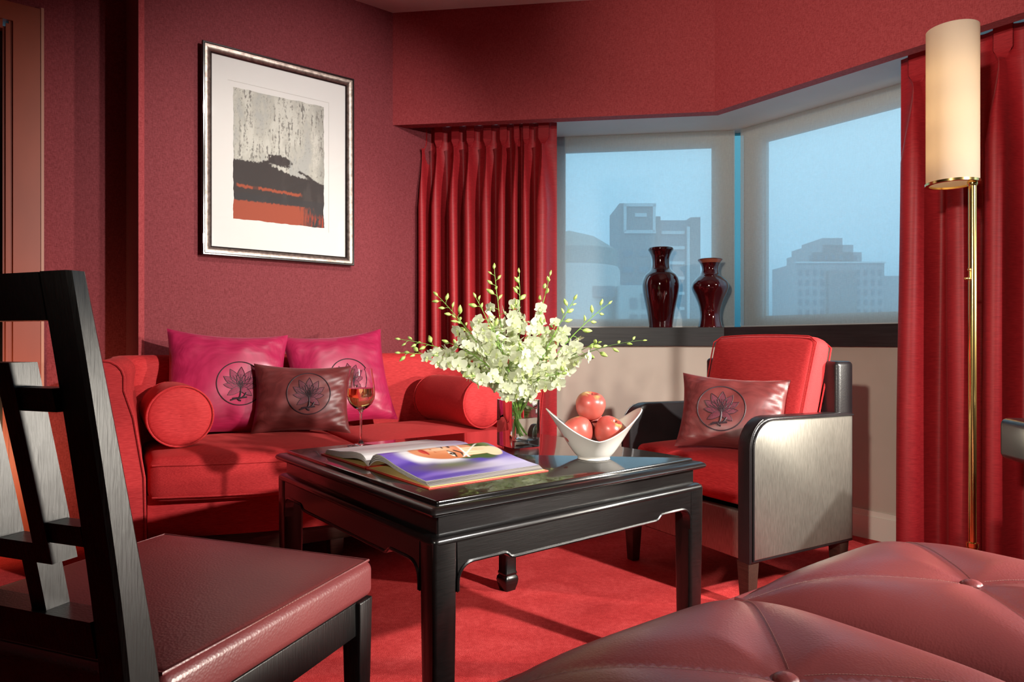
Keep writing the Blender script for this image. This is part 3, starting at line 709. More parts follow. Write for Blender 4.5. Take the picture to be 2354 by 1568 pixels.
pillow('square_cushion', 'magenta silk cushion with an embroidered flower at the left end of the sofa back', MT['magenta'], MT['embrofill2'], sl(.188, -.165, .684), (math.radians(-16), math.radians(3), SRZ-.12), .465, .44, .13, .088, (.045, -.012), 1, 'magenta silk cushions')
pillow('square_cushion', 'magenta silk cushion half hidden behind the wine glass and the small dark cushion', MT['magenta'], MT['embrofill2'], sl(.652, -.150, .69), (math.radians(-17), math.radians(-5), SRZ-.02), .45, .43, .13, .085, (.02, -.012), 2, 'magenta silk cushions')
pillow('oblong_cushion', 'wine brown satin cushion with an embroidered flower leaning in the middle of the sofa', MT['brown'], MT['embrofill'], sl(.449, -.012, .622), (math.radians(-15), math.radians(2), SRZ-.24), .385, .285, .11, .084, (.022, .012), 3)

# ---------------------------------------------------------------- armchair
AR = (.8206, 2.5548, 0); ARZ = math.atan2(-.865, .502)
arm = thing('armchair', 'black leather and silvery cloth armchair with red cushions standing below the window', 'armchair', AR, ARZ)
def armline(ins=0, z0=.15):
    r = .10-ins; p = [(-.265+ins, z0+ins)]
    p += [(-.265+ins+r*(1-math.cos(a)), .512+r*math.sin(a)) for a in np.linspace(0, PI/2, 9)]
    p += [(.262-ins, .605-ins), (.262-ins, z0+ins)]; return p
YZ = ((0, 1, 0), (0, 0, 1), (1, 0, 0))
for sgn in (1, -1):
    m = MB(); m.add(*prism(armline(), .262*sgn, .318*sgn, axes=YZ, bev=.009, seg=3)); a = m.build('arm', MT['leatherblack'], arm, 45)
    m = MB(); m.add(*prism(armline(.012), .312*sgn, .3225*sgn, axes=YZ, bev=.004, seg=2)); m.build('side_panel', MT['shimmer'], a, 45)
    pl = armline(.010); m = MB(); m.add(*tube([(.3215*sgn, p[0], p[1]) for p in pl[:-2]]+[(.3215*sgn, .255, .597)], .0028, 6)); m.build('piping', MT['leatherblack'], a)
    # stitched line along the front band
    m = MB()
    ln = [np.array((.268*sgn if False else .314*sgn, p[0]-.0005, p[1])) for p in armline(.0)[0:8]]
    m.add(*tube(ln, .0018, 5)); m.build('seam', MT['leatherblack'], a)
m = MB(); m.add(*box((0, .232, .47), (.62, .092, .63), .016, 3)); m.build('backrest', MT['leatherblack'], arm, 50)
m = MB(); m.add(*box((0, -.235, .228), (.53, .03, .155), .006, 2)); fp = m.build('front_panel', MT['shimmer'], arm, 45)
m = MB(); m.add(*box((0, -.01, .215), (.53, .45, .11), .004, 2)); m.build('seat_deck', MT['leatherblack'], arm, 45)
for x in (.285, -.285):
    for y in (-.235, .23):
        V, F = box((0, 0, .0755), (.050, .050, .151), .003); V[:, :2] *= (.68+.32*V[:, 2:3]/.151); m = MB(); m.add(V+np.array([x*.985, y, 0]), F); m.build('leg', MT['darkwood'], arm)
def fnseat(p):
    u = p[:, 0]/.262; v = p[:, 1]/.23; up = p[:, 2] > 0
    return np.stack([p[:, 0], p[:, 1]-.012-.006*(1-(p[:, 2]/.07)**2)*(v < -.8)*(1-u**4), .388+p[:, 2]+up*.018*(1-np.abs(u)**2.5)*(1-np.abs(v)**3)], 1)
V, F = softbox(.260, .232, .070, .025, (14, 12, 2), 3, fnseat); m = MB(); m.add(V, F); m.build('seat_cushion', MT['sofa2'], arm, 60)
bp = math.radians(15)
def fnback(p):
    u = p[:, 0]/.25; v = p[:, 2]/.20; s = np.sign(p[:, 1])
    y = p[:, 1]*(1+.55*(1-np.abs(u)**2.4)*(1-np.abs(v)**2.4)); z = p[:, 2]+.010*(1-u**2)*(v > .8); x = p[:, 0]*(1+.02*v)
    return np.stack([x+.022, .132+y*math.cos(bp)+z*math.sin(bp), .665+z*math.cos(bp)-y*math.sin(bp)], 1)
V, F = softbox(.238, .047, .205, .035, (14, 1, 14), 4, fnback); m = MB(); m.add(V, F); bcsh = m.build('back_cushion', MT['sofa2'], arm, 60)
for sy in (-1, 1):
    pts = fnback(np.array([(.234*a, .041*sy, .201*b) for a, b in [(1, t) for t in np.linspace(-.9, .9, 10)]+[(1-.05*k, .9+.04*k) for k in range(1, 3)]+[(t, 1) for t in np.linspace(.85, -.85, 12)]+[(-1, t) for t in np.linspace(.9, -.9, 10)]])); m = MB(); m.add(*tube(pts, .003, 6)); m.build('piping', MT['sofa2'], bcsh)
pillow('oblong_cushion', 'wine brown satin cushion with an embroidered flower leaning in the armchair', MT['brown'], MT['embrofill'], (.787, 2.44, .598), (math.radians(-24), math.radians(3), ARZ+.66), .375, .285, .10, .082, (-.035, .0), 4)

# ---------------------------------------------------------------- coffee table
TC = (-.0775, 1.822, 0); TRZ = math.radians(38.4); TH = .553
tab = thing('coffee_table', 'square black lacquered low table with hoof feet in the middle of the room', 'table', TC, TRZ)
def rsq(h, cr, n=4):
    P_ = []
    for q in range(4):
        a0 = q*PI/2; cx, cy = [(1, 1), (-1, 1), (-1, -1), (1, -1)][q]
        for k in range(n+1):
            a = a0+PI/2*k/n; P_.append((cx*(h-cr)+cr*math.cos(a), cy*(h-cr)+cr*math.sin(a)))
    return P_
def sqsweep(prof, cr=.008, n=4, top=False, bottom=False):
    V = []; F = []
    for h, z in prof: V += [(x, y, z) for x, y in rsq(h, min(cr, h*.9), n)]
    M = 4*(n+1)
    for i in range(len(prof)-1):
        for k in range(M): F.append((i*M+k, (i+1)*M+k, (i+1)*M+(k+1) % M, i*M+(k+1) % M))
    if top: F.append(tuple(range(M)))
    if bottom: F.append(tuple((len(prof)-1)*M+k for k in range(M-1, -1, -1)))
    return V, F
m = MB(); m.add(*sqsweep([(.3845, TH), (.3865, TH-.001), (.3875, TH-.003), (.3875, TH-.012)], .005, top=True, bottom=True)); m.build('tabletop', MT['blacktop'], tab, 35)
m = MB(); m.add(*sqsweep([(.380, TH-.010), (.390, TH-.0075), (.404, TH-.009), (.411, TH-.013), (.4135, TH-.018), (.411, TH-.023), (.404, TH-.026), (.398, TH-.028), (.380, TH-.028)], .008)); m.build('rim_moulding', MT['black'], tab, 50)
m = MB(); m.add(*sqsweep([(.380, TH-.026), (.389, TH-.027), (.389, TH-.064), (.380, TH-.064)], .005)); m.build('waist', MT['black'], tab, 50)
ZS = TH-.062
m = MB(); m.add(*sqsweep([(.380, ZS+.002), (.391, ZS), (.400, ZS-.002), (.4055, ZS-.006), (.4075, ZS-.012), (.4065, ZS-.016), (.385, ZS-.016)], .012)); m.build('shoulder_moulding', MT['black'], tab, 50)
ZT = ZS-.012
low = [(-.352, ZT-.10)] + [(-.352+.034*(1-math.cos(a)), ZT-.082+.034*math.sin(a)) for a in np.linspace(0, PI/2, 7)] + [(-.240, ZT-.048), (-.234, ZT-.0505), (-.226, ZT-.0575), (-.216, ZT-.060)]
low = low + [(-x, z) for x, z in low[::-1]]
apoly = [(-.354, ZT), ] + low + [(.354, ZT)]
for q in range(4):
    a = q*PI/2; Rm = np.eye(4); Rm[:2, :2] = [[math.cos(a), -math.sin(a)], [math.sin(a), math.cos(a)]]
    m = MB(); V, F = prism(apoly, -.4055, -.383, bev=.0); m.add(V, F, 0, Rm); m.add(*tube([(x, -.4055, z+.003) for x, z in low], .0034, 6), 0, Rm); m.build('apron', MT['black'], tab, 35)
    cx, cy = [(1, 1), (-1, 1), (-1, -1), (1, -1)][q]
    V = []; F = []
    secs = [(ZT, .0545), (.30, .051), (.12, .047), (.066, .046), (.062, .050), (.056, .050), (.053, .046), (.046, .0545), (.036, .058), (.022, .054), (.006, .045), (0, .043)]
    for z, wd in secs:
        c = .4065-.0545/2 - (.0 if z > .06 else .0); h = wd/2; cr = .008 if z > .07 else .006
        V += [(cx*c+x, cy*c+y, z) for x, y in rsq(h, cr, 3)]
    M = 16
    for i in range(len(secs)-1):
        for k in range(M): F.append((i*M+k, (i+1)*M+k, (i+1)*M+(k+1) % M, i*M+(k+1) % M))
    F.append(tuple(range(M))); F.append(tuple((len(secs)-1)*M+k for k in range(M-1, -1, -1)))
    m = MB(); m.add(V, F); m.build('leg', MT['black'], tab, 38)

# ---------------------------------------------------------------- dining chair
CRZ = math.atan2(-.344, .939)
ch = thing('dining_chair', 'black wooden chair with an openwork lattice back and maroon leather seat in the left foreground', 'chair', (-.550, 1.072, 0), CRZ)
# seat frame and cushion
def fnc(p):
    u = p[:, 0]/.24; v = p[:, 1]/.225; up = p[:, 2] > 0
    return np.stack([p[:, 0]*(1+.008*(1-(p[:, 2]/.032)**2)), p[:, 1]+.004, .437+p[:, 2]+up*.010*(1-np.abs(u)**3)*(1-np.abs(v)**3)], 1)
V, F = softbox(.2415, .2265, .032, .016, (10, 10, 1), 4, fnc); m = MB(); m.add(V, F); sc_ = m.build('seat', MT['leather'], ch, 60)
rim = [(.2345*a, .2195*b+.004, .4672) for a, b in [(-1, -1), (-1, 1), (1, 1), (1, -1)]]
def dashes(pts, r, dash, gap):
    mm = MB(); tot = 0; pos = 0
    for p, q in zip(pts[:-1], pts[1:]):
        p = Vector(p); q = Vector(q); L = (q-p).length; d = (q-p).normalized(); s = 0
        while s < L-dash:
            mm.add(*tube([p+d*s, p+d*(s+dash)], r, 5)); s += dash+gap
    return mm
o = dashes(rim+[rim[0]], .0008, .0046, .0018).build('stitching', MT['stitch'], sc_); o['kind'] = 'stuff'
m = MB(); m.add(*tube(rim, .0024, 6, closed=True)); m.build('top_welt', MT['leather'], sc_)
for nm, c, s in (('seat_rail', (.222, .0, .376), (.022, .40, .058)), ('seat_rail', (-.222, .0, .376), (.022, .40, .058)), ('seat_rail', (0, .205, .376), (.42, .022, .058)), ('seat_rail', (0, -.212, .376), (.42, .022, .058))):
    m = MB(); m.add(*box(c, s, .002)); m.build(nm, MT['blackchair'], ch)
for x in (.2225, -.2225):
    V, F = box((0, 0, .2025), (.038, .040, .405), .003); t_ = V[:, 2:3]/.405; V[:, :2] *= (.62+.38*t_); m = MB(); m.add(V+np.array([x, .207, 0]), F); m.build('leg', MT['blackchair'], ch)
# rear posts: swept, tapering, leaning back above the seat
def backy(h):   # front and rear face of the back at height h
    if h < .44: t = (.44-h)/.44; f = -.22-.045*t*t; return f, f-.046+.010*t
    t = (h-.44)/(.922-.44); f = -.22-.095*t**1.12; return f, f-.047+.026*t**.8
for sgn in (1, -1):
    V = []; F = []; hs = list(np.linspace(0, .40, 6))+list(np.linspace(.44, .922, 12))
    for h in hs:
        f, r = backy(h); x0, x1 = .2425*sgn, .1985*sgn; b = .004
        pr_ = [(x0, f-b), (x0, r+b), (x0-b*sgn, r), (x1+b*sgn, r), (x1, r+b), (x1, f-b), (x1+b*sgn, f), (x0-b*sgn, f)]
        V += [(x, y, h) for x, y in pr_]
    for i in range(len(hs)-1):
        for k in range(8): F.append((i*8+k, i*8+(k+1) % 8, (i+1)*8+(k+1) % 8, (i+1)*8+k))
    F.append(tuple(range(7, -1, -1))); F.append(tuple((len(hs)-1)*8+k for k in range(8)))
    if sgn < 0: F = [f_[::-1] for f_ in F]
    m = MB(); m.add(V, F); m.build('rear_post', MT['blackchair'], ch, 30)
def rail(nm, x0, x1, z0, z1, dep=None, off=0.0, bow=0.0):
    V = []; F = []; n = 8
    for k in range(n+1):
        x = x0+(x1-x0)*k/n
        for z in (z0, z1):
            f, r = backy(z); f += off; r = (f-dep) if dep else r+off
            bb = bow*(1-(x/.2)**2); V += [(x, f-bb, z), (x, r-bb, z)]
    for k in range(n):
        a, b = k*4, k*4+4
        F += [(a, b, b+1, a+1), (a+2, a+3, b+3, b+2), (a+1, b+1, b+3, a+3), (a, a+2, b+2, b)]
    F += [(0, 1, 3, 2), (n*4, n*4+2, n*4+3, n*4+1)]
    m = MB(); m.add(V, F); return m.build(nm, MT['blackchair'], ch, 30)
def stile(nm, x0, x1, z0, z1, dep=.03, off=0.0):
    V = []; F = []; n = 8
    for k in range(n+1):
        z = z0+(z1-z0)*k/n; f, r = backy(z); f += off
        V += [(x0, f, z), (x1, f, z), (x1, f-dep, z), (x0, f-dep, z)]
    for k in range(n):
        a, b = k*4, k*4+4
        F += [(a, a+1, b+1, b), (a+1, a+2, b+2, b+1), (a+2, a+3, b+3, b+2), (a+3, a, b, b+3)]
    F += [(0, 3, 2, 1), (n*4, n*4+1, n*4+2, n*4+3)]
    m = MB(); m.add(V, F); return m.build(nm, MT['blackchair'], ch, 30)
rail('top_rail', -.200, .200, .873, .9215)
rail('lower_rail', -.200, .200, .503, .546, .036, -.006)
IO = -.006
for sgn in (1, -1):
    a, b = sorted((.1245*sgn, .1490*sgn)); stile('lattice_stile', a, b, .606, .829, .030, IO)
    a, b = sorted((.0425*sgn, .0675*sgn)); stile('lattice_stile', a, b, .626, .806, .030, IO)
    a, b = sorted((.147*sgn, .200*sgn)); rail('lattice_bar', a, b, .778, .803, .024, IO-.003); rail('lattice_bar', a, b, .630, .653, .024, IO-.003)
    a, b = sorted((.098*sgn, .122*sgn)); stile('lattice_strut', a, b, .540, .610, .028, IO)
rail('lattice_rail', -.1492, .1492, .805, .8292, .0302, IO); rail('lattice_rail', -.1492, .1492, .605, .628, .0302, IO)

# ---------------------------------------------------------------- tufted bench
BRZ = math.atan2(.591, .806); HW = .2885
bn = thing('tufted_bench', 'long maroon leather bench with buttoned square cushions in the right foreground', 'bench', (.5797, 1.0344, 0), BRZ)
def bz(u, v):
    au, av = abs(u), abs(v)
    z = .375 + .070*(1-au**4.2)**.75*(1-av**4.2)**.75
    d = abs(au-av); r = max(au, av)
    z -= .0035*math.exp(-(d/.03)**2)*min(1, (1-r)*6+.1) + .016*math.exp(-(d/.26)**2)*(1-r)**.8
    z -= .006*math.exp(-((u*u+v*v)/.02)); return z
for i, cx in enumerate((-HW, HW)):
    N = 56; m = MB()
    def uv(a):   # denser towards the rim and centre
        t = a*2-1; return t
    V, F = gridsurf(N, N, lambda a, b: (cx+uv(a)*(HW-.002), uv(b)*(HW-.006), bz(uv(a), uv(b)))); m.add(V, F)
    ring = rsq(1, .06, 4); nr_ = len(ring)
    # side wall under the welt
    sv = []; sf = []
    for k in range(0, N+1): pass
    edge = [(a, -1) for a in np.linspace(-1, 1, 25)] + [(1, a) for a in np.linspace(-1, 1, 25)][1:] + [(a, 1) for a in np.linspace(1, -1, 25)][1:] + [(-1, a) for a in np.linspace(1, -1, 25)][1:-1]
    M = len(edge)
    for z, o_ in ((bz(1, 1), 0), (.365, .004), (.34, .004), (.27, .0), ):
        sv += [(cx+a*(HW-.002)+a*min(o_, .001), b*(HW-.006+o_), z) for a, b in edge]
    for r_ in range(3):
        for k in range(M): sf.append((r_*M+k, (r_+1)*M+k, (r_+1)*M+(k+1) % M, r_*M+(k+1) % M))
    sf.append(tuple(3*M+k for k in range(M)))
    m.add(sv, sf); cu = m.build('seat_cushion', MT['leather'], bn, 60)
    m = MB(); m.add(*tube([(cx+a*(HW-.003), b*(HW-.006), bz(a, b)+.001) for a, b in edge], .0042, 8, closed=True)); m.build('welt', MT['leather'], cu)
    V, F = ellipsoid((cx, 0, bz(0, 0)+.004), (.0165, .0165, .008), 20, 8); m = MB(); m.add(V, F); m.build('button', MT['leather'], cu)
    for s1, s2 in ((1, 1), (-1, 1), (-1, -1), (1, -1)):
        pts = []
        for r in np.linspace(.06, .97, 90): pts.append((cx+s1*r*(HW-.002)+.006*s1, s2*r*(HW-.006)-.006*s2, bz(s1*r*1.0+.02*s1, s2*r-.02*s2)+.0006))
        mm = MB(); k = 0
        for a, b in zip(pts[::1][:-1], pts[1:]):
            p, q = Vector(a), Vector(b); mm.add(*tube([p, p+(q-p)*.7], .00042, 4))
        o = mm.build('stitching', MT['stitch'], cu); o['kind'] = 'stuff'
for c, s in (((0, HW-.02, .235), (4*HW-.03, .03, .07)), ((0, -HW+.02, .235), (4*HW-.03, .03, .07)), ((2*HW-.03, 0, .235), (.03, 2*HW-.06, .07)), ((-2*HW+.03, 0, .235), (.03, 2*HW-.06, .07))):
    m = MB(); m.add(*box(c, s, .003)); m.build('frame_rail', MT['black'], bn)
for x in (1, -1):
    for y in (1, -1):
        V, F = box((0, 0, .136), (.05, .05, .272), .003); V[:, :2] *= (.7+.3*V[:, 2:3]/.272); m = MB(); m.add(V+np.array([x*(2*HW-.04), y*(HW-.035), 0]), F); m.build('leg', MT['black'], bn)
# ---------------------------------------------------------------- floor lamp
LX, LY = 1.452, 2.25
fl = thing('floor_lamp', 'brass floor lamp with a tall cream cylinder shade in front of the right curtain', 'lamp', (LX, LY, 0))
SR, SZ0, SZ1 = .0757, 1.372, 1.882
m = MB(); m.add(*lathe([(SR, SZ0), (SR, (SZ0+SZ1)/2), (SR, SZ1), (SR-.0015, SZ1), (SR-.0015, SZ0)], 56, close=True)); m.build('lamp_shade', MT['shade'], fl, 50)
m = MB(); m.add(*lathe([(SR+.003, SZ0-.002), (SR+.003, SZ0+.006), (SR-.001, SZ0+.006), (SR-.009, SZ0+.004), (SR-.009, SZ0-.002)], 56, close=True)); m.build('shade_ring', MT['brass'], fl, 40)
px, py = .046, -.030
m = MB(); m.add(*lathe([(.0118, .185), (.0118, SZ0+.02)], 24, cap=True), 0, Matrix.Translation((px, py, 0))); m.build('pole', MT['brass'], fl, 50)
m = MB(); m.add(*lathe([(.0135, SZ0-.012), (.0155, SZ0-.006), (.0155, SZ0+.004), (.0118, SZ0+.006)], 24, cap=True), 0, Matrix.Translation((px, py, 0))); m.build('pole_cap', MT['brass'], fl, 40)
m = MB(); m.add(*lathe([(.125, 0), (.125, .012), (.118, .018), (.03, .026), (.018, .03), (.016, .185), (.0185, .187), (.0185, .20), (.0118, .203)], 40, cap=True), 0, Matrix.Translation((px, py, 0))); m.build('base', MT['brass'], fl, 40)
m = MB(); m.add(*tube([(px-.010, py-.004, 1.058), (px-.032, py-.012, 1.058)], .0035, 10)); m.add(*ellipsoid((px-.020, py-.007, 1.058), (.008, .007, .0055), 12, 8)); m.add(*tube([(px-.014, py-.006, 1.060), (px-.016, py-.007, 1.085)], .0028, 8)); m.add(*ellipsoid((px-.016, py-.007, 1.087), (.005, .005, .006), 10, 6)); m.build('switch', MT['brass'], fl)
m = MB(); m.add(*lathe([(.004, 1.50), (.016, 1.505), (.018, 1.53), (.016, 1.535), (.015, 1.54), (.008, 1.545), (.001, 1.546)], 20)); m.build('bulb', plain('lamp_bulb', (.9, .85, .75), .4), fl)
m = MB(); m.add(*tube([(px, py, 1.39), (px*.5, py*.5, 1.46), (0, 0, 1.50)], .006, 10)); m.build('bulb_arm', MT['brass'], fl)
for k, z in enumerate((1.47, 1.60, 1.73)):
    lb = bpy.data.lights.new('lamp_bulb_light', 'POINT'); lb.energy = .17; lb.color = (1, .80, .54); lb.shadow_soft_size = .03; lo = bpy.data.objects.new('lamp_bulb_light', lb); COL.objects.link(lo); lo.location = (LX-.004, LY+.004, z)

# ---------------------------------------------------------------- side table at the right edge
stb = thing('side_table', 'black lacquered table with a thick rounded top jutting in at the right edge', 'table', (1.655, 1.70, 0), math.radians(-8))
m = MB(); m.add(*box((0, 0, .5795), (.60, .42, .117), .020, 4)); m.build('tabletop', MT['black'], stb, 50)
for x in (.24, -.24):
    for y in (.15, -.15):
        m = MB(); m.add(*box((x*.98, y, .2625), (.04, .04, .525), .004)); m.build('leg', MT['black'], stb)

# ---------------------------------------------------------------- wine glass
wg = thing('wine_glass', 'tall stemmed wine glass half full of white wine on the low table', 'glass', (-.435, 1.966, TH))
outp = [(.0388, .0008), (.038, .0018), (.022, .0045), (.008, .008), (.0042, .016), (.0034, .03), (.0034, .075), (.0042, .095), (.0085, .1035), (.020, .110), (.031, .121), (.038, .135), (.0402, .148), (.0395, .165), (.037, .185), (.0335, .207), (.0312, .2225)]
inn_ = [(.0302, .2225), (.0325, .207), (.036, .185), (.0385, .165), (.0392, .148), (.037, .136), (.030, .1232), (.019, .1135), (.008, .109), (.0006, .1078)]
m = MB(); m.add(*lathe([(.0005, .0002), (.0388, .0002)]+outp+inn_, 48)); m.build('glass_body', MT['glass'], wg, 60)
wi = [(.0005, .1081), (.008, .1093), (.019, .1138), (.0298, .1236), (.0368, .1363), (.0389, .148), (.0384, .160), (.0382, .1665), (.0005, .1665)]
m = MB(); m.add(*lathe(wi, 48)); m.build('wine', MT['wine'], wg, 40)

# ---------------------------------------------------------------- glass vase with orchids
VX, VY, VRZ = .018, 1.965, math.radians(31)
vs = thing('glass_vase', 'square clear glass vase half filled with water on the low table', 'vase', (VX, VY, TH+.0004), VRZ)
VH, VHT = .0465, .134
m = MB(); m.add(*sqsweep([(VH-.002, 0), (VH, .002), (VH, VHT-.001), (VH-.001, VHT), (VH-.002, VHT), (VH-.0028, VHT-.001), (VH-.0028, .020), (VH-.007, .0165), (.012, .015)], .006, 4, top=False, bottom=False)); M = 20
V, F = sqsweep([(.012, .015), (.001, .0149)], .006, 4, bottom=True); m.add(V, [f[::-1] if len(f) > 4 else f for f in F]); V, F = sqsweep([(VH-.002, 0)], .006, 4, top=True); m.add(V, F)
m.build('glass_body', MT['glass'], vs, 40)
m = MB(); m.add(*sqsweep([(.010, .0152), (VH-.0078, .0168), (VH-.0032, .0206), (VH-.0032, .083), (VH-.005, .0822), (.010, .0820)], .005, 4, top=True, bottom=True)); m.build('water', MT['water'], vs, 40)

def flowermesh(seed):
    rr = random.Random(seed); m = MB()
    def petal(ang, L, wd, lift, curl, z0=0.0):
        def fn(a, b):
            s = a; wv = max(.04, math.sin(PI*min(1, s**.85*.955+.03)))**.62*wd*(1+.08*math.sin(9*s+seed)); t = (b*2-1)
            x = s*L; y = t*wv; z = z0+lift*s + curl*s*s*L*6 + .16*abs(t)*wv - .02*L*s
            c, sn = math.cos(ang), math.sin(ang); return (x*c-y*sn, x*sn+y*c, z)
        return gridsurf(7, 4, fn)
    for k in range(3):
        m.add(*petal(PI/2+k*2*PI/3+rr.uniform(-.12, .12), .0205, .0062, .004*rr.uniform(.2, 1.2), rr.uniform(-.03, .06), -.0006))
    for k in (0, 1):
        m.add(*petal(PI/6*1.1+k*(PI-PI/3*1.1)+rr.uniform(-.12, .12), .0205, .0105, .003*rr.uniform(.2, 1.4), rr.uniform(-.02, .05), .0008))
    m.add(*petal(-PI/2, .0125, .0052, .007, .03, .002), mi=1)
    m.add(*ellipsoid((0, .001, .003), (.0026, .0032, .0036), 8, 5), mi=1)
    o = m.build('flower', [MT['petal'], MT['lip']], None, ang=180); me = o.data; bpy.data.objects.remove(o); return me
FLM = [flowermesh(i) for i in range(4)]
def budmesh(seed, L, r):
    m = MB(); prof = [(.0004, 0), (r*.45, L*.08), (r*.9, L*.28), (r, L*.45), (r*.8, L*.68), (r*.38, L*.9), (.0003, L)]
    V, F = lathe(prof, 8); V = np.array(V); V[:, 0] += .0032*np.sin(V[:, 2]/L*2.2+seed)-.003*math.sin(seed)*0; m.add(V, F)
    o = m.build('bud', MT['bud'], None, ang=180); me = o.data; bpy.data.objects.remove(o); return me
BUM = [budmesh(0, .020, .0046), budmesh(1, .016, .0036), budmesh(2, .023, .0058)]
mouth = np.array([VX, VY, TH+VHT])
def orchid(tip, seed, label, nfl, nbud, sag=.0, f0=.30, f1=.74, dark=False):
    rr = random.Random(seed); tip = np.array(tip)
    ph = rr.uniform(0, 2*PI); out = tip-mouth; hd = out[:2]/ (np.linalg.norm(out[:2])+1e-6); spread = min(.026, np.linalg.norm(out[:2])*.12)
    m1 = mouth + np.array([hd[0]*spread+rr.uniform(-.006, .006), hd[1]*spread+rr.uniform(-.006, .006), 0.0])
    foot = np.array([VX-hd[0]*rr.uniform(.018, .030)+rr.uniform(-.006, .006), VY-hd[1]*rr.uniform(.018, .030)+rr.uniform(-.006, .006), TH+.0215+rr.uniform(0, .02)])
    dirn = (m1-foot); dirn /= np.linalg.norm(dirn)
    L = np.linalg.norm(tip-m1); c = m1+dirn*L*.42+np.array([0, 0, .10*L]); c = c*(.72)+.28*(m1+(tip-m1)*.5); c[2] += sag
    pts = [foot+(m1-foot)*k/4 for k in range(4)]
    for k in range(25):
        t = k/24; pts.append((1-t)**2*m1+2*t*(1-t)*c+t*t*tip)
    pts = [p+np.array([rr.uniform(-1, 1), rr.uniform(-1, 1), rr.uniform(-1, 1)])*.0006 for p in pts]
    base = pts[0]; root = thing('orchid_spray', label, 'flower', tuple(base), 0, 'white orchid sprays in the glass vase')
    loc = [p-base for p in pts]; n = len(loc)
    st = MB(); st.add(*tube(loc, [.0025-.0018*(k/(n-1))**1.3 for k in range(n)], 7))
    def at(t):
        x = 4+t*24; i = min(n-2, int(x)); f = x-i; return loc[i]*(1-f)+loc[i+1]*f, (loc[i+1]-loc[i])/np.linalg.norm(loc[i+1]-loc[i])
    nfl = int(nfl*1.35)
    for k in range(nfl):
        t = f0+(f1-f0)*(k+rr.uniform(-.3, .3))/max(1, nfl-1); p, d = at(max(.06, min(.97, t)))
        side = (1 if k % 2 else -1); a = ph+side*1.35+rr.uniform(-.5, .5)
        u = np.cross(d, [0, -.5, .85]); u /= np.linalg.norm(u); w_ = np.cross(d, u); rad = u*math.cos(a)+w_*math.sin(a)
        q = p+rad*rr.uniform(.014, .028)+d*.006
        st.add(*tube([p, (p+q)/2+d*.002, q], .0008, 5))
        face = rad*.75+np.array([rr.uniform(-.5, .5), -.75+rr.uniform(-.3, .3), rr.uniform(-.15, .5)])
        f = bpy.data.objects.new('flower', FLM[rr.randrange(4)]); COL.objects.link(f); f.parent = root; f.location = q
        qt = Vector(face).to_track_quat('Z', 'Y') @ Quaternion((0, 0, 1), rr.uniform(-.6, .6)); f.rotation_mode = 'QUATERNION'; f.rotation_quaternion = qt; s = rr.uniform(1.0, 1.38)*(1-.16*k/max(1, nfl)); f.scale = (s, s, s)
    for k in range(nbud):
        t = f1+.05+(1-f1-.05)*(k+.5)/nbud; p, d = at(min(1, t)); a = ph+(1.4 if k % 2 else -1.4)+rr.uniform(-.5, .5)
        u = np.cross(d, [0, -.5, .85]); u /= np.linalg.norm(u); w_ = np.cross(d, u); rad = u*math.cos(a)+w_*math.sin(a)
        q = p+rad*.012*(1.25-t*.5)+d*.007; last = k == nbud-1
        if last: q = loc[-1]
        else: st.add(*tube([p, (p+q)/2+d*.002, q], .0007, 5))
        b = bpy.data.objects.new('bud', BUM[rr.randrange(3)]); COL.objects.link(b); b.parent = root; b.location = q
        b.rotation_mode = 'QUATERNION'; b.rotation_quaternion = Vector(rad*.8+d*.7 if not last else d).to_track_quat('Z', 'Y'); s = 1.38-.62*(t-f1)/(1-f1+.01); b.scale = (s, s, s)
    st.build('stem', MT['stemdark'] if dark else MT['stem'], root, 60)
    return root
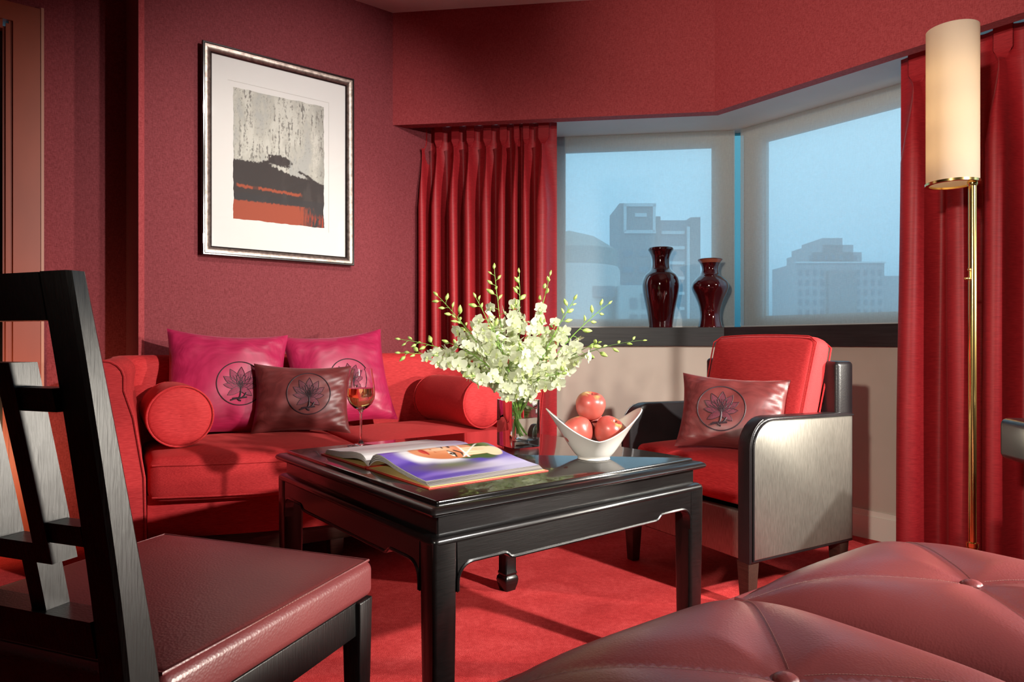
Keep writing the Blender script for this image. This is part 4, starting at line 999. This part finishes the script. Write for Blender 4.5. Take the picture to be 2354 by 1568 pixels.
ORCH = [
 ((-.318, 1.95, .860), 3, 'white orchid spray arching furthest left towards the sofa with buds at its tip', 9, 7, .0, .34, .70),
 ((-.310, 1.90, .822), 4, 'white orchid spray drooping low to the left just above the red bolster', 9, 5, .0, .34, .80),
 ((-.215, 1.98, .986), 5, 'budding orchid spray reaching up left before the red curtain folds', 7, 8, .0, .36, .66),
 ((-.170, 2.06, .925), 6, 'white orchid spray at mid left in the bouquet with curved green buds', 9, 5, .0, .30, .74),
 ((-.052, 2.00, 1.066), 7, 'tallest orchid spray rising above the bouquet with a yellow bud', 8, 7, .0, .30, .68),
 ((-.100, 1.90, .975), 8, 'white orchid spray leaning slightly left in front of the tallest spray', 9, 4, .0, .28, .80),
 ((.022, 2.02, 1.056), 9, 'upright orchid spray in the bouquet just right of the tallest one', 8, 6, .0, .30, .70),
 ((.110, 1.98, 1.045), 10, 'orchid spray with a bare forked tip against the window edge', 8, 5, .0, .28, .70),
 ((.180, 1.99, .975), 11, 'orchid spray curving right before the lower edge of the window', 8, 6, .0, .32, .70),
 ((.285, 2.02, .965), 12, 'slender orchid spray reaching up right towards the tall dark vase', 7, 7, .0, .30, .62),
 ((.378, 1.97, .857), 13, 'orchid spray stretching furthest right with a bare dark stem of small buds', 6, 9, .0, .24, .50, True),
 ((.235, 1.88, .850), 14, 'short white orchid spray at the lower right above the apples', 9, 4, .0, .28, .82),
 ((.135, 1.87, .765), 15, 'low white orchid spray hanging over the right rim of the vase', 10, 2, .0, .04, .92),
 ((-.110, 1.87, .760), 16, 'low white orchid spray hanging over the left rim of the vase', 10, 2, .0, .04, .92),
 ((.020, 1.84, .842), 17, 'dense white orchid spray at the front centre of the bouquet', 12, 2, .02, .02, .92),
 ((-.055, 1.87, .895), 18, 'dense white orchid spray left of the bouquet centre', 11, 3, .0, .08, .88),
 ((.085, 1.88, .905), 19, 'dense white orchid spray right of the bouquet centre', 11, 3, .0, .08, .88),
 ((.010, 1.98, .960), 20, 'white orchid spray in the middle of the bouquet behind the dense front sprays', 10, 3, .0, .25, .86),
 ((.130, 2.06, .900), 21, 'white orchid spray at the back right of the bouquet', 9, 3, .0, .28, .86),
 ((-.130, 2.08, .870), 22, 'white orchid spray at the back left of the bouquet', 9, 3, .0, .28, .86),
 ((-.175, 1.88, .850), 23, 'white orchid spray spreading left at the middle height of the bouquet', 9, 3, .0, .28, .86),
]
for a in ORCH: orchid(*a)

# ---------------------------------------------------------------- fruit bowl and apples
BX, BYY = .2097, 1.750
bw = thing('fruit_bowl', 'white boat shaped ceramic bowl holding apples at the far corner of the low table', 'bowl', (BX, BYY, TH), math.radians(2))
def bowlpt(th, v, ins):
    c, s = math.cos(th), math.sin(th); k = abs(c)**1.5
    rr_ = .088+.036*abs(c)**3.0; zr = .054+.074*k*(.55+.45*abs(c)**3)
    rb = .041; e = v**.92
    r = rb+(rr_-rb)*e*(1-.10*math.sin(PI*v)*(1-.4*k)) - ins; z = .006+(zr-.006)*v**1.10
    return (max(.001, r)*c, max(.001, r)*s*(.93+.07*v), z)
NTH, NV = 72, 14; V = []; F = []
rings = [[(.0005*math.cos(t), .0005*math.sin(t), .002) for t in np.linspace(0, 2*PI, NTH, endpoint=False)], [(.036*math.cos(t), .036*math.sin(t), .002) for t in np.linspace(0, 2*PI, NTH, endpoint=False)], [(.0375*math.cos(t), .0375*math.sin(t), 0) for t in np.linspace(0, 2*PI, NTH, endpoint=False)], [(.0415*math.cos(t), .0415*math.sin(t), .0012) for t in np.linspace(0, 2*PI, NTH, endpoint=False)]]
for j in range(NV+1): rings.append([bowlpt(t, j/NV, 0) for t in np.linspace(0, 2*PI, NTH, endpoint=False)])
rings.append([tuple(np.array(bowlpt(t, 1, .0022))+[0, 0, .0018]) for t in np.linspace(0, 2*PI, NTH, endpoint=False)])
for j in range(NV, -1, -1): rings.append([tuple(np.array(bowlpt(t, j/NV, .0045))+[0, 0, .004*(1-j/NV)]) for t in np.linspace(0, 2*PI, NTH, endpoint=False)])
rings.append([(.0005*math.cos(t), .0005*math.sin(t), .0095) for t in np.linspace(0, 2*PI, NTH, endpoint=False)])
for r in rings: V += r
for j in range(len(rings)-1):
    for k in range(NTH): F.append((j*NTH+k, j*NTH+(k+1) % NTH, (j+1)*NTH+(k+1) % NTH, (j+1)*NTH+k))
m = MB(); m.add(V, F); m.build('bowl_body', MT['ceramic'], bw, 60)
def applemesh():
    prof = [(.0006, -.0255), (.006, -.0268), (.012, -.0312), (.018, -.0330), (.026, -.0290), (.0335, -.0170), (.0372, -.0030), (.0378, .0080), (.0345, .0195), (.0270, .0285), (.0190, .0325), (.0125, .0315), (.0070, .0265), (.003, .0225), (.0006, .021)]
    pr_ = [(p[0], p[1]) for p in [(q[0], q[2]) for q in spline([(a, 0, b) for a, b in prof], 3)]]
    V, F = lathe([(max(.0004, a), b) for a, b in pr_], 32); V = np.array(V); a = np.arctan2(V[:, 1], V[:, 0]); f = 1+.018*np.cos(5*a)*np.clip(-V[:, 2]/.03, 0, 1)+.012*np.cos(2*a+1); V[:, :2] *= f[:, None]; return V, F
AV, AF = applemesh(); a0 = None
for loc, rot, lab in (((.1675, 1.735, .6255), (-.45, -.25, .3), 'red apple lying at the left in the white bowl'), ((.2475, 1.737, .6255), (.30, .50, 0), 'red and yellow apple lying at the right in the bowl with its hollow showing'),
                      ((.2085, 1.803, .629), (.2, .2, 2.0), 'red apple at the back of the bowl, almost hidden by the other apples'), ((.2015, 1.752, .6885), (-.22, .06, 4.0), 'red apple on top of the pile in the white bowl')):
    t = thing('apple', lab, 'apple', loc, 0, 'red apples in the white bowl'); t.rotation_euler = rot
    if a0 is None:
        m = MB(); m.add(AV, AF); a0 = m.build('apple_body', MT['apple'], t, 180)
        m = MB(); m.add(*tube([(0, 0, .019), (.001, 0, .026), (.003, .001, .0335)], [.0011, .0009, .0013], 6)); s0_ = m.build('stalk', MT['applestalk'], t)
    else:
        for q in (a0, s0_): c = q.copy(); COL.objects.link(c); c.parent = t

# ---------------------------------------------------------------- open picture book
bk = thing('open_book', 'thick red hardback picture book lying open on the low table at a portrait page', 'book', (-.342, 1.607, TH), math.atan2(-.788, .615))
BH = .312
def rtop(t): return float(np.interp(t, [0, .02, .05, .09, .15, .22, .30, .40, .49, .67, .86, 1], [.0050, .013, .024, .034, .0395, .040, .0375, .0325, .0275, .0205, .0150, .0125]))
def rbot(t): return float(np.interp(t, [0, .03, .06, .11, .16, .20, .27, .34, .49, .67, .86, 1], [.0044, .009, .014, .0205, .0245, .026, .0258, .024, .0160, .0095, .0056, .0046]))
def ltop(t): return float(np.interp(t, [0, .02, .05, .10, .16, .26, .37, .65, .9, 1], [.0050, .012, .020, .027, .030, .0305, .029, .0205, .0165, .0150]))
def lbot(t): return float(np.interp(t, [0, .04, .09, .14, .22, .31, .42, .55, .75, 1], [.0044, .009, .0135, .0155, .0160, .0145, .0105, .0065, .0048, .0044]))
def pageblock(sgn, Wd, top, bot, slant):
    ts = list(np.linspace(0, .12, 9))+list(np.linspace(.15, 1, 22)); n = len(ts); V = []; F = []; mi = []
    for y in (0.004, BH-.004):
        V += [(sgn*(t*(Wd-slant)+.0005), y, top(t)) for t in ts] + [(sgn*(t*Wd+.0005), y, bot(t)) for t in ts]
    m = MB(); S = 2*n
    Ft = [(k, k+1, S+k+1, S+k) for k in range(n-1)]; Fb = [(n+k, S+n+k, S+n+k+1, n+k+1) for k in range(n-1)]
    Ff = [(k, n+k, n+k+1, k+1) for k in range(n-1)]; Fk = [(S+k, S+k+1, S+n+k+1, S+n+k) for k in range(n-1)]
    Fe = [(n-1, 2*n-1, S+2*n-1, S+n-1)]
    fl_ = (lambda L: L) if sgn > 0 else (lambda L: [f[::-1] for f in L])
    m.v.append(np.array(V)); m.n = len(V); m.f = fl_(Ft+Fb+Ff+Fk+Fe); m.m = [0]*(2*(n-1))+[0]*(n-1)+[0]*(n-1)+[1]
    return m
m = pageblock(1, .279, rtop, rbot, .016); m.build('page_block', [MT['paper'], MT['pagelines']], bk, 30)
m = pageblock(-1, .255, ltop, lbot, .012); m.build('page_block', [MT['paper'], MT['paper']], bk, 30)
for sgn, Wd in ((1, .288), (-1, .264)):
    m = MB(); m.add(*box((sgn*(Wd/2+.002), BH/2, .0016), (Wd-.004, BH+.008, .0030), .001)); m.build('cover_board', MT['cover'], bk)
    m = MB(); m.add(*box((sgn*(Wd/2), BH/2, .0034), (Wd-.012, BH-.004, .0008))); m.build('endpaper', MT['endpaper'], bk, flat=True)
m = MB(); m.add(*box((0, BH/2, .0035), (.016, BH+.006, .005), .0015)); m.build('spine', MT['cover'], bk)
# leaves lifting slightly at the near edge of each block
for sgn, Wd, top, bot in ((1, .263, rtop, rbot), (-1, .243, ltop, lbot)):
    for q in (.25, .5, .75):
        ts = np.linspace(.02, 1, 24); m = MB()
        m.add(*tube([(sgn*t*Wd*(1+.04*(1-q)), .0030, bot(t)+(top(t)-bot(t))*q) for t in ts], .0005, 4)); m.build('leaf_edge', MT['pagelines'] if sgn > 0 else MT['paper'], bk)
# printed portrait on the right page (flat ink)
def smooth(e0, e1, x): t = np.clip((x-e0)/(e1-e0), 0, 1); return t*t*(3-2*t)
def mixc(c, col, k): return c*(1-k[:, None])+np.array(col)*k[:, None]
def ell(X, Y, cx, cy, rx, ry, rot=0, soft=.12):
    c, s = math.cos(rot), math.sin(rot); x, y = X-cx, Y-cy; u = (x*c+y*s)/rx; v = (-x*s+y*c)/ry; d = np.sqrt(u*u+v*v); return 1-smooth(1-soft, 1+soft, d)
def seg(X, Y, x0, y0, x1, y1, wd, soft=.5):
    dx, dy = x1-x0, y1-y0; t = np.clip(((X-x0)*dx+(Y-y0)*dy)/(dx*dx+dy*dy), 0, 1); d = np.hypot(X-x0-t*dx, Y-y0-t*dy); return 1-smooth(wd*(1-soft), wd*(1+soft), d)
def portrait(X, Y):   # X across from the spine 0..1, Y up the page 0..1
    n = len(X); c = np.tile(np.array([.20, .13, .52]), (n, 1))
    blur = .5+.5*np.sin(X*7+1.3*np.sin(Y*3))*np.cos(Y*2.3+X*4)
    c = mixc(c, (.07, .035, .36), smooth(.40, .75, blur)*.9)
    c = mixc(c, (.78, .74, .82), ell(X, Y, .80, .55, .10, .38, .5, .7)*.45); c = mixc(c, (.72, .70, .80), ell(X, Y, .9, .85, .2, .3, 0, .7)*.6)
    c = mixc(c, (.06, .03, .34), np.maximum(ell(X, Y, .62, .62, .07, .30, .15, .6), ell(X, Y, .93, .30, .06, .34, .1, .6))*.85); c = mixc(c, (.13, .11, .07), ell(X, Y, .70, .36, .12, .28, -.25, .7)*.75); c = mixc(c, (.16, .20, .06), ell(X, Y, .62, .45, .10, .16, 0, .7)*.6)
    c = mixc(c, (.20, .12, .52), ell(X, Y, .12, .12, .22, .22, .6, .3)*.8); c = mixc(c, (.80, .77, .78), ell(X, Y, .22, .27, .30, .10, -.15, .35)*.9)
    c = mixc(c, (.80, .80, .82), ell(X, Y, .27, .44, .31, .31, 0, .2)*.8)
    c = mixc(c, (.045, .085, .022), ell(X, Y, .26, .82, .36, .16, -.1, .14)); c = mixc(c, (.26, .36, .14), ell(X, Y, .10, .96, .2, .06, 0, .5)*.5)
    c = mixc(c, (.045, .085, .022), ell(X, Y, .46, .70, .10, .16, .2, .2))
    fx = .27+(X-.27)*.72      # the face fills more of the page's width
    face = ell(fx, Y, .255, .52, .185, .285, -.05, .05); sk = np.tile(np.array([.70, .29, .14]), (n, 1))
    sk = mixc(sk, (.84, .46, .27), ell(fx, Y, .20, .62, .12, .16, 0, .8)); sk = mixc(sk, (.48, .14, .05), ell(fx, Y, .40, .45, .09, .28, 0, .9)*.8); sk = mixc(sk, (.86, .50, .32), ell(fx, Y, .235, .50, .030, .12, 0, .9))
    sk = mixc(sk, (.66, .16, .09), ell(fx, Y, .30, .68, .10, .09, .5, .6)*.7)
    c = c*(1-face[:, None])+sk*face[:, None]
    for ex in (.165, .350):
        c = mixc(c, (.82, .76, .70), ell(fx, Y, ex, .545, .050, .023, .08 if ex < .25 else -.1, .15)); c = mixc(c, (.05, .03, .02), ell(fx, Y, ex, .547, .020, .024, 0, .15)); c = mixc(c, (.9, .9, .9), ell(fx, Y, ex-.006, .553, .005, .005))
        c = mixc(c, (.03, .02, .015), np.maximum(seg(fx, Y, ex-.06, .545, ex-.01, .573, .008), seg(fx, Y, ex-.01, .573, ex+.056, .545, .008)))
        s = -1 if ex < .25 else 1; c = mixc(c, (.05, .03, .02), np.maximum(seg(fx, Y, ex-s*.055, .605, ex, .632, .012), seg(fx, Y, ex, .632, ex+s*.062, .610, .009)))
    c = mixc(c, (.45, .13, .06), np.maximum(ell(fx, Y, .222, .432, .014, .010), ell(fx, Y, .288, .432, .014, .010))*.9); c = mixc(c, (.52, .18, .08), seg(fx, Y, .285, .53, .292, .445, .008, .9)*.6)
    c = mixc(c, (.58, .06, .045), np.maximum(ell(fx, Y, .255, .355, .068, .021, 0, .2), ell(fx, Y, .255, .336, .048, .020, 0, .2))); c = mixc(c, (.28, .02, .02), seg(fx, Y, .19, .357, .32, .357, .005))
    for k in range(4): c = mixc(c, ((.84, .64, .42), (.80, .58, .37))[k % 2], seg(X, Y, .30+.045*k, .90-.02*k, .27+.055*k, .70-.006*k*k, .024, .15)); c = mixc(c, (.50, .27, .13), seg(X, Y, .325+.045*k, .89-.02*k, .298+.055*k, .71, .0035)*.8)
    c = mixc(c, (.84, .64, .42), ell(X, Y, .42, .92, .13, .075, -.25, .12))
    c = mixc(c, (.78, .76, .72), np.maximum(seg(X, Y, .05, .72, .50, .64, .010), seg(X, Y, .16, .90, .48, .60, .008)))
    return c
NU, NV_ = 170, 190
def pg(a, b):
    t = .035+.965*a; return (t*(.279-.016)+.0005, .0045+b*(BH-.009), rtop(t)+.0003)
V, F = gridsurf(NU, NV_, pg); m = MB(); m.add(V, F); pgo = m.build('printed_page', vcol('glossy_print', .45, spec=.3), bk, 180)
uvs = np.array([(i/NU, j/NV_) for j in range(NV_+1) for i in range(NU+1)])
setcol(pgo, portrait(uvs[:, 0], uvs[:, 1]))
def pl_(a, b): t = .03+.97*(1-a); return (-(t*(.255-.012)+.0005), .0045+b*(BH-.009), ltop(t)+.0003)
V, F = gridsurf(60, 40, pl_); m = MB(); m.add(V, F); o = m.build('printed_page', vcol('glossy_print_left', .4, spec=.4), bk, 180)
uvs = np.array([(i/60, j/40) for j in range(41) for i in range(61)]); X, Y = uvs[:, 0], uvs[:, 1]
c = np.tile(np.array([.62, .59, .60]), (len(X), 1)); c = mixc(c, (.28, .20, .42), smooth(.55, 1, Y)*.8*smooth(.2, .9, X)); c = mixc(c, (.10, .07, .09), smooth(.80, 1, Y)*smooth(.6, .1, X)*.8); setcol(o, c)

# ---------------------------------------------------------------- framed picture
PW, PHH = .3555, .4655
pc_ = K-sd*.592
pic = thing('framed_picture', 'large framed abstract print in black, grey and orange hanging on the left wall', 'picture', (*(pc_+nl*.0006), 1.6985), math.atan2(sd[1], sd[0]))
def rframe(prof):   # prof: (inset, out) outer to inner
    V = []; F = []
    for ins, out in prof:
        a, b = PW-ins, PHH-ins; V += [(-a, -out, -b), (a, -out, -b), (a, -out, b), (-a, -out, b)]
    for i in range(len(prof)-1):
        for k in range(4): F.append((i*4+k, i*4+(k+1) % 4, (i+1)*4+(k+1) % 4, (i+1)*4+k))
    return V, F
m = MB(); m.add(*rframe([(.012, .0), (.008, .012), (.008, .020), (.0, .022), (0, .038), (.003, .042), (.008, .042), (.010, .040)])); m.build('outer_frame', MT['blackframe'], pic, 30)
m = MB(); m.add(*rframe([(.0095, .038), (.011, .0405), (.018, .0405), (.028, .036), (.036, .030), (.038, .026)])); m.build('frame_moulding', MT['silverframe'], pic, 30)
m = MB(); m.add(*rframe([(.0375, .030), (.040, .0285), (.042, .026), (.042, .022)])); m.build('inner_lip', MT['blackframe'], pic, 30)
m = MB(); m.add(*box((0, -.021, 0), (2*PW-.078, .004, 2*PHH-.078))); m.build('mount_board', MT['mat'], pic, flat=True)
# print: left/right/top/bottom edges inside the mount
PX0, PX1, PZ0, PZ1 = -.2215, .2035, -.292, .297
m = MB()
for x0, z0, x1, z1 in ((PX0-.024, PZ1+.026, PX1+.024, PZ1+.026), (PX1+.024, PZ1+.026, PX1+.024, PZ0-.02)): m.add(*obox((x0, -.0232, z0), (x1, -.0232, z1), .0012, .0012, 0, (0, 1, 0)))
m.build('plate_mark', plain('plate_mark', (.55, .52, .47), .8), pic, flat=True)
NU, NV_ = 190, 250
from mathutils import noise as MN
uvs = np.array([(i/NU, j/NV_) for j in range(NV_+1) for i in range(NU+1)]); X, Y = uvs[:, 0], 1-uvs[:, 1]    # Y down
nz = np.array([MN.fractal(Vector((x*7, y*4, 1.3)), .7, 2.2, 5) for x, y in zip(X, Y)]); nv = np.array([MN.fractal(Vector((x*38, y*7, 5.1)), .6, 2.2, 4) for x, y in zip(X, Y)]); nf = np.array([MN.fractal(Vector((x*55, y*45, 9.1)), .7, 2.0, 3) for x, y in zip(X, Y)])
def artcol():
    c = np.tile(np.array([.55, .54, .47]), (len(X), 1)); c = mixc(c, (.70, .69, .61), smooth(-.2, .5, nz)*.8); c = mixc(c, (.40, .42, .42), smooth(.1, .7, -nz)*.45)
    c = mixc(c, (.10, .09, .08), smooth(.22, .55, nv+.5*nf)*smooth(.02, .35, .5*nz+.22)*.75); c = mixc(c, (.16, .15, .13), smooth(.86, 1, X)*.35+smooth(.35, .62, nf+nv*.4)*.3)
    c = mixc(c, (.72, .70, .62), ell(X, Y, .86, .38, .08, .14, .1, .5)*smooth(-.1, .3, nz+nf)*.8)
    hill = .545-.035*smooth(.22, .42, X)+.115*smooth(.45, .78, X)-.055*smooth(.66, .72, X)+.075*smooth(.72, 1, X)+.010*nf
    blob = ell(X+.03*nf, Y+.012*nf, .49, .505, .135, .042, .06, .08)
    gap = ell(X+.03*nf, Y+.01*nv, .60, .578, .21, .020, .18, .12)
    dark = np.maximum(smooth(-.004, .004, Y-hill)*(1-gap), blob)
    dcol = np.tile(np.array([.050, .040, .037]), (len(X), 1)); dcol = mixc(dcol, (.085, .07, .065), smooth(-.1, .5, nz)*.5)
    c = c*(1-dark[:, None])+dcol*dark[:, None]
    st = .735+.010*nv+.02*X; c = mixc(c, (.40, .085, .038), (1-smooth(.006, .016, np.abs(Y-st-.006)))*smooth(.02, .05, X)*(1-smooth(.70, .76, X))*(1-.8*ell(X, Y, .23, .745, .03, .03)))
    c = mixc(c, (.045, .043, .045), smooth(.79, .80, Y)*.6)
    ob = smooth(-.006, .006, Y-(.853+.008*nf-.006*X))*(1-smooth(.70, .86, X+.12*nv))
    c = mixc(c, (.40, .080, .038), ob); c = mixc(c, (.40, .06, .03), smooth(.74, .8, X)*smooth(.88, .93, Y)*smooth(.0, .3, nv)*.9)
    return c
wob = np.array([MN.fractal(Vector((x*9, y*12, 3.7)), .8, 2, 3) for x, y in zip(X, Y)])
V = np.stack([PX0+(PX1-PX0)*X+.004*wob*((X < .01)*1.0+(X > .99)), np.full(len(X), -.0236), PZ1-(PZ1-PZ0)*Y+.003*wob*((Y < .01)*1.0+(Y > .99))], 1)
F = [(j*(NU+1)+i, j*(NU+1)+i+1, (j+1)*(NU+1)+i+1, (j+1)*(NU+1)+i) for j in range(NV_) for i in range(NU)]
m = MB(); m.add(V, F); o = m.build('print', vcol('print_ink', .75), pic, 180); setcol(o, artcol())
m = MB(); m.add(*box((0, -.027, 0), (2*PW-.076, .0015, 2*PHH-.076))); m.build('glass_pane', panemat('picture_glass', (.97, .97, .97), .035), pic, flat=True)

# ---------------------------------------------------------------- dark red vases on the sill
def vase(label, loc, prof, lipz):
    t = thing('ceramic_vase', label, 'vase', loc, 0, 'dark red vases on the window sill')
    pr_ = [(max(.0006, q[0]), q[2]) for q in spline([(a, 0, b) for a, b in prof], 5)]
    V, F = lathe([(.0006, .004)]+pr_, 56); m = MB(); m.add(V, F); b = m.build('vase_body', MT['oxblood'], t, 60)
    return t
v1 = [(.060, 0), (.063, .006), (.066, .03), (.076, .09), (.091, .16), (.1005, .225), (.0985, .262), (.085, .293), (.063, .314), (.051, .330), (.047, .358), (.050, .392), (.061, .417), (.068, .428), (.0685, .437), (.064, .441), (.054, .428), (.044, .395), (.041, .36), (.045, .33)]
t1_ = vase('taller dark red glazed vase with a flared neck standing on the black window sill', (.8187, 3.755, H_SILL), v1, .42)
v2 = [(.064, 0), (.0655, .006), (.062, .02), (.0555, .05), (.0535, .08), (.060, .12), (.077, .165), (.093, .20), (.0985, .225), (.092, .250), (.071, .275), (.053, .292), (.0445, .312), (.0445, .332), (.053, .354), (.064, .368), (.0655, .373), (.061, .3755), (.050, .36), (.040, .335), (.039, .31), (.05, .285)]
t2_ = vase('shorter dark red vase with a pale lip standing beside the corner of the window', (1.079, 3.72, H_SILL), v2, .35)
m = MB(); m.add(*lathe([(.0532, .3535), (.0592, .362), (.0645, .3682), (.0662, .373), (.0612, .3762), (.055, .3675)], 56)); m.build('lip', MT['oxlip'], t2_, 60)
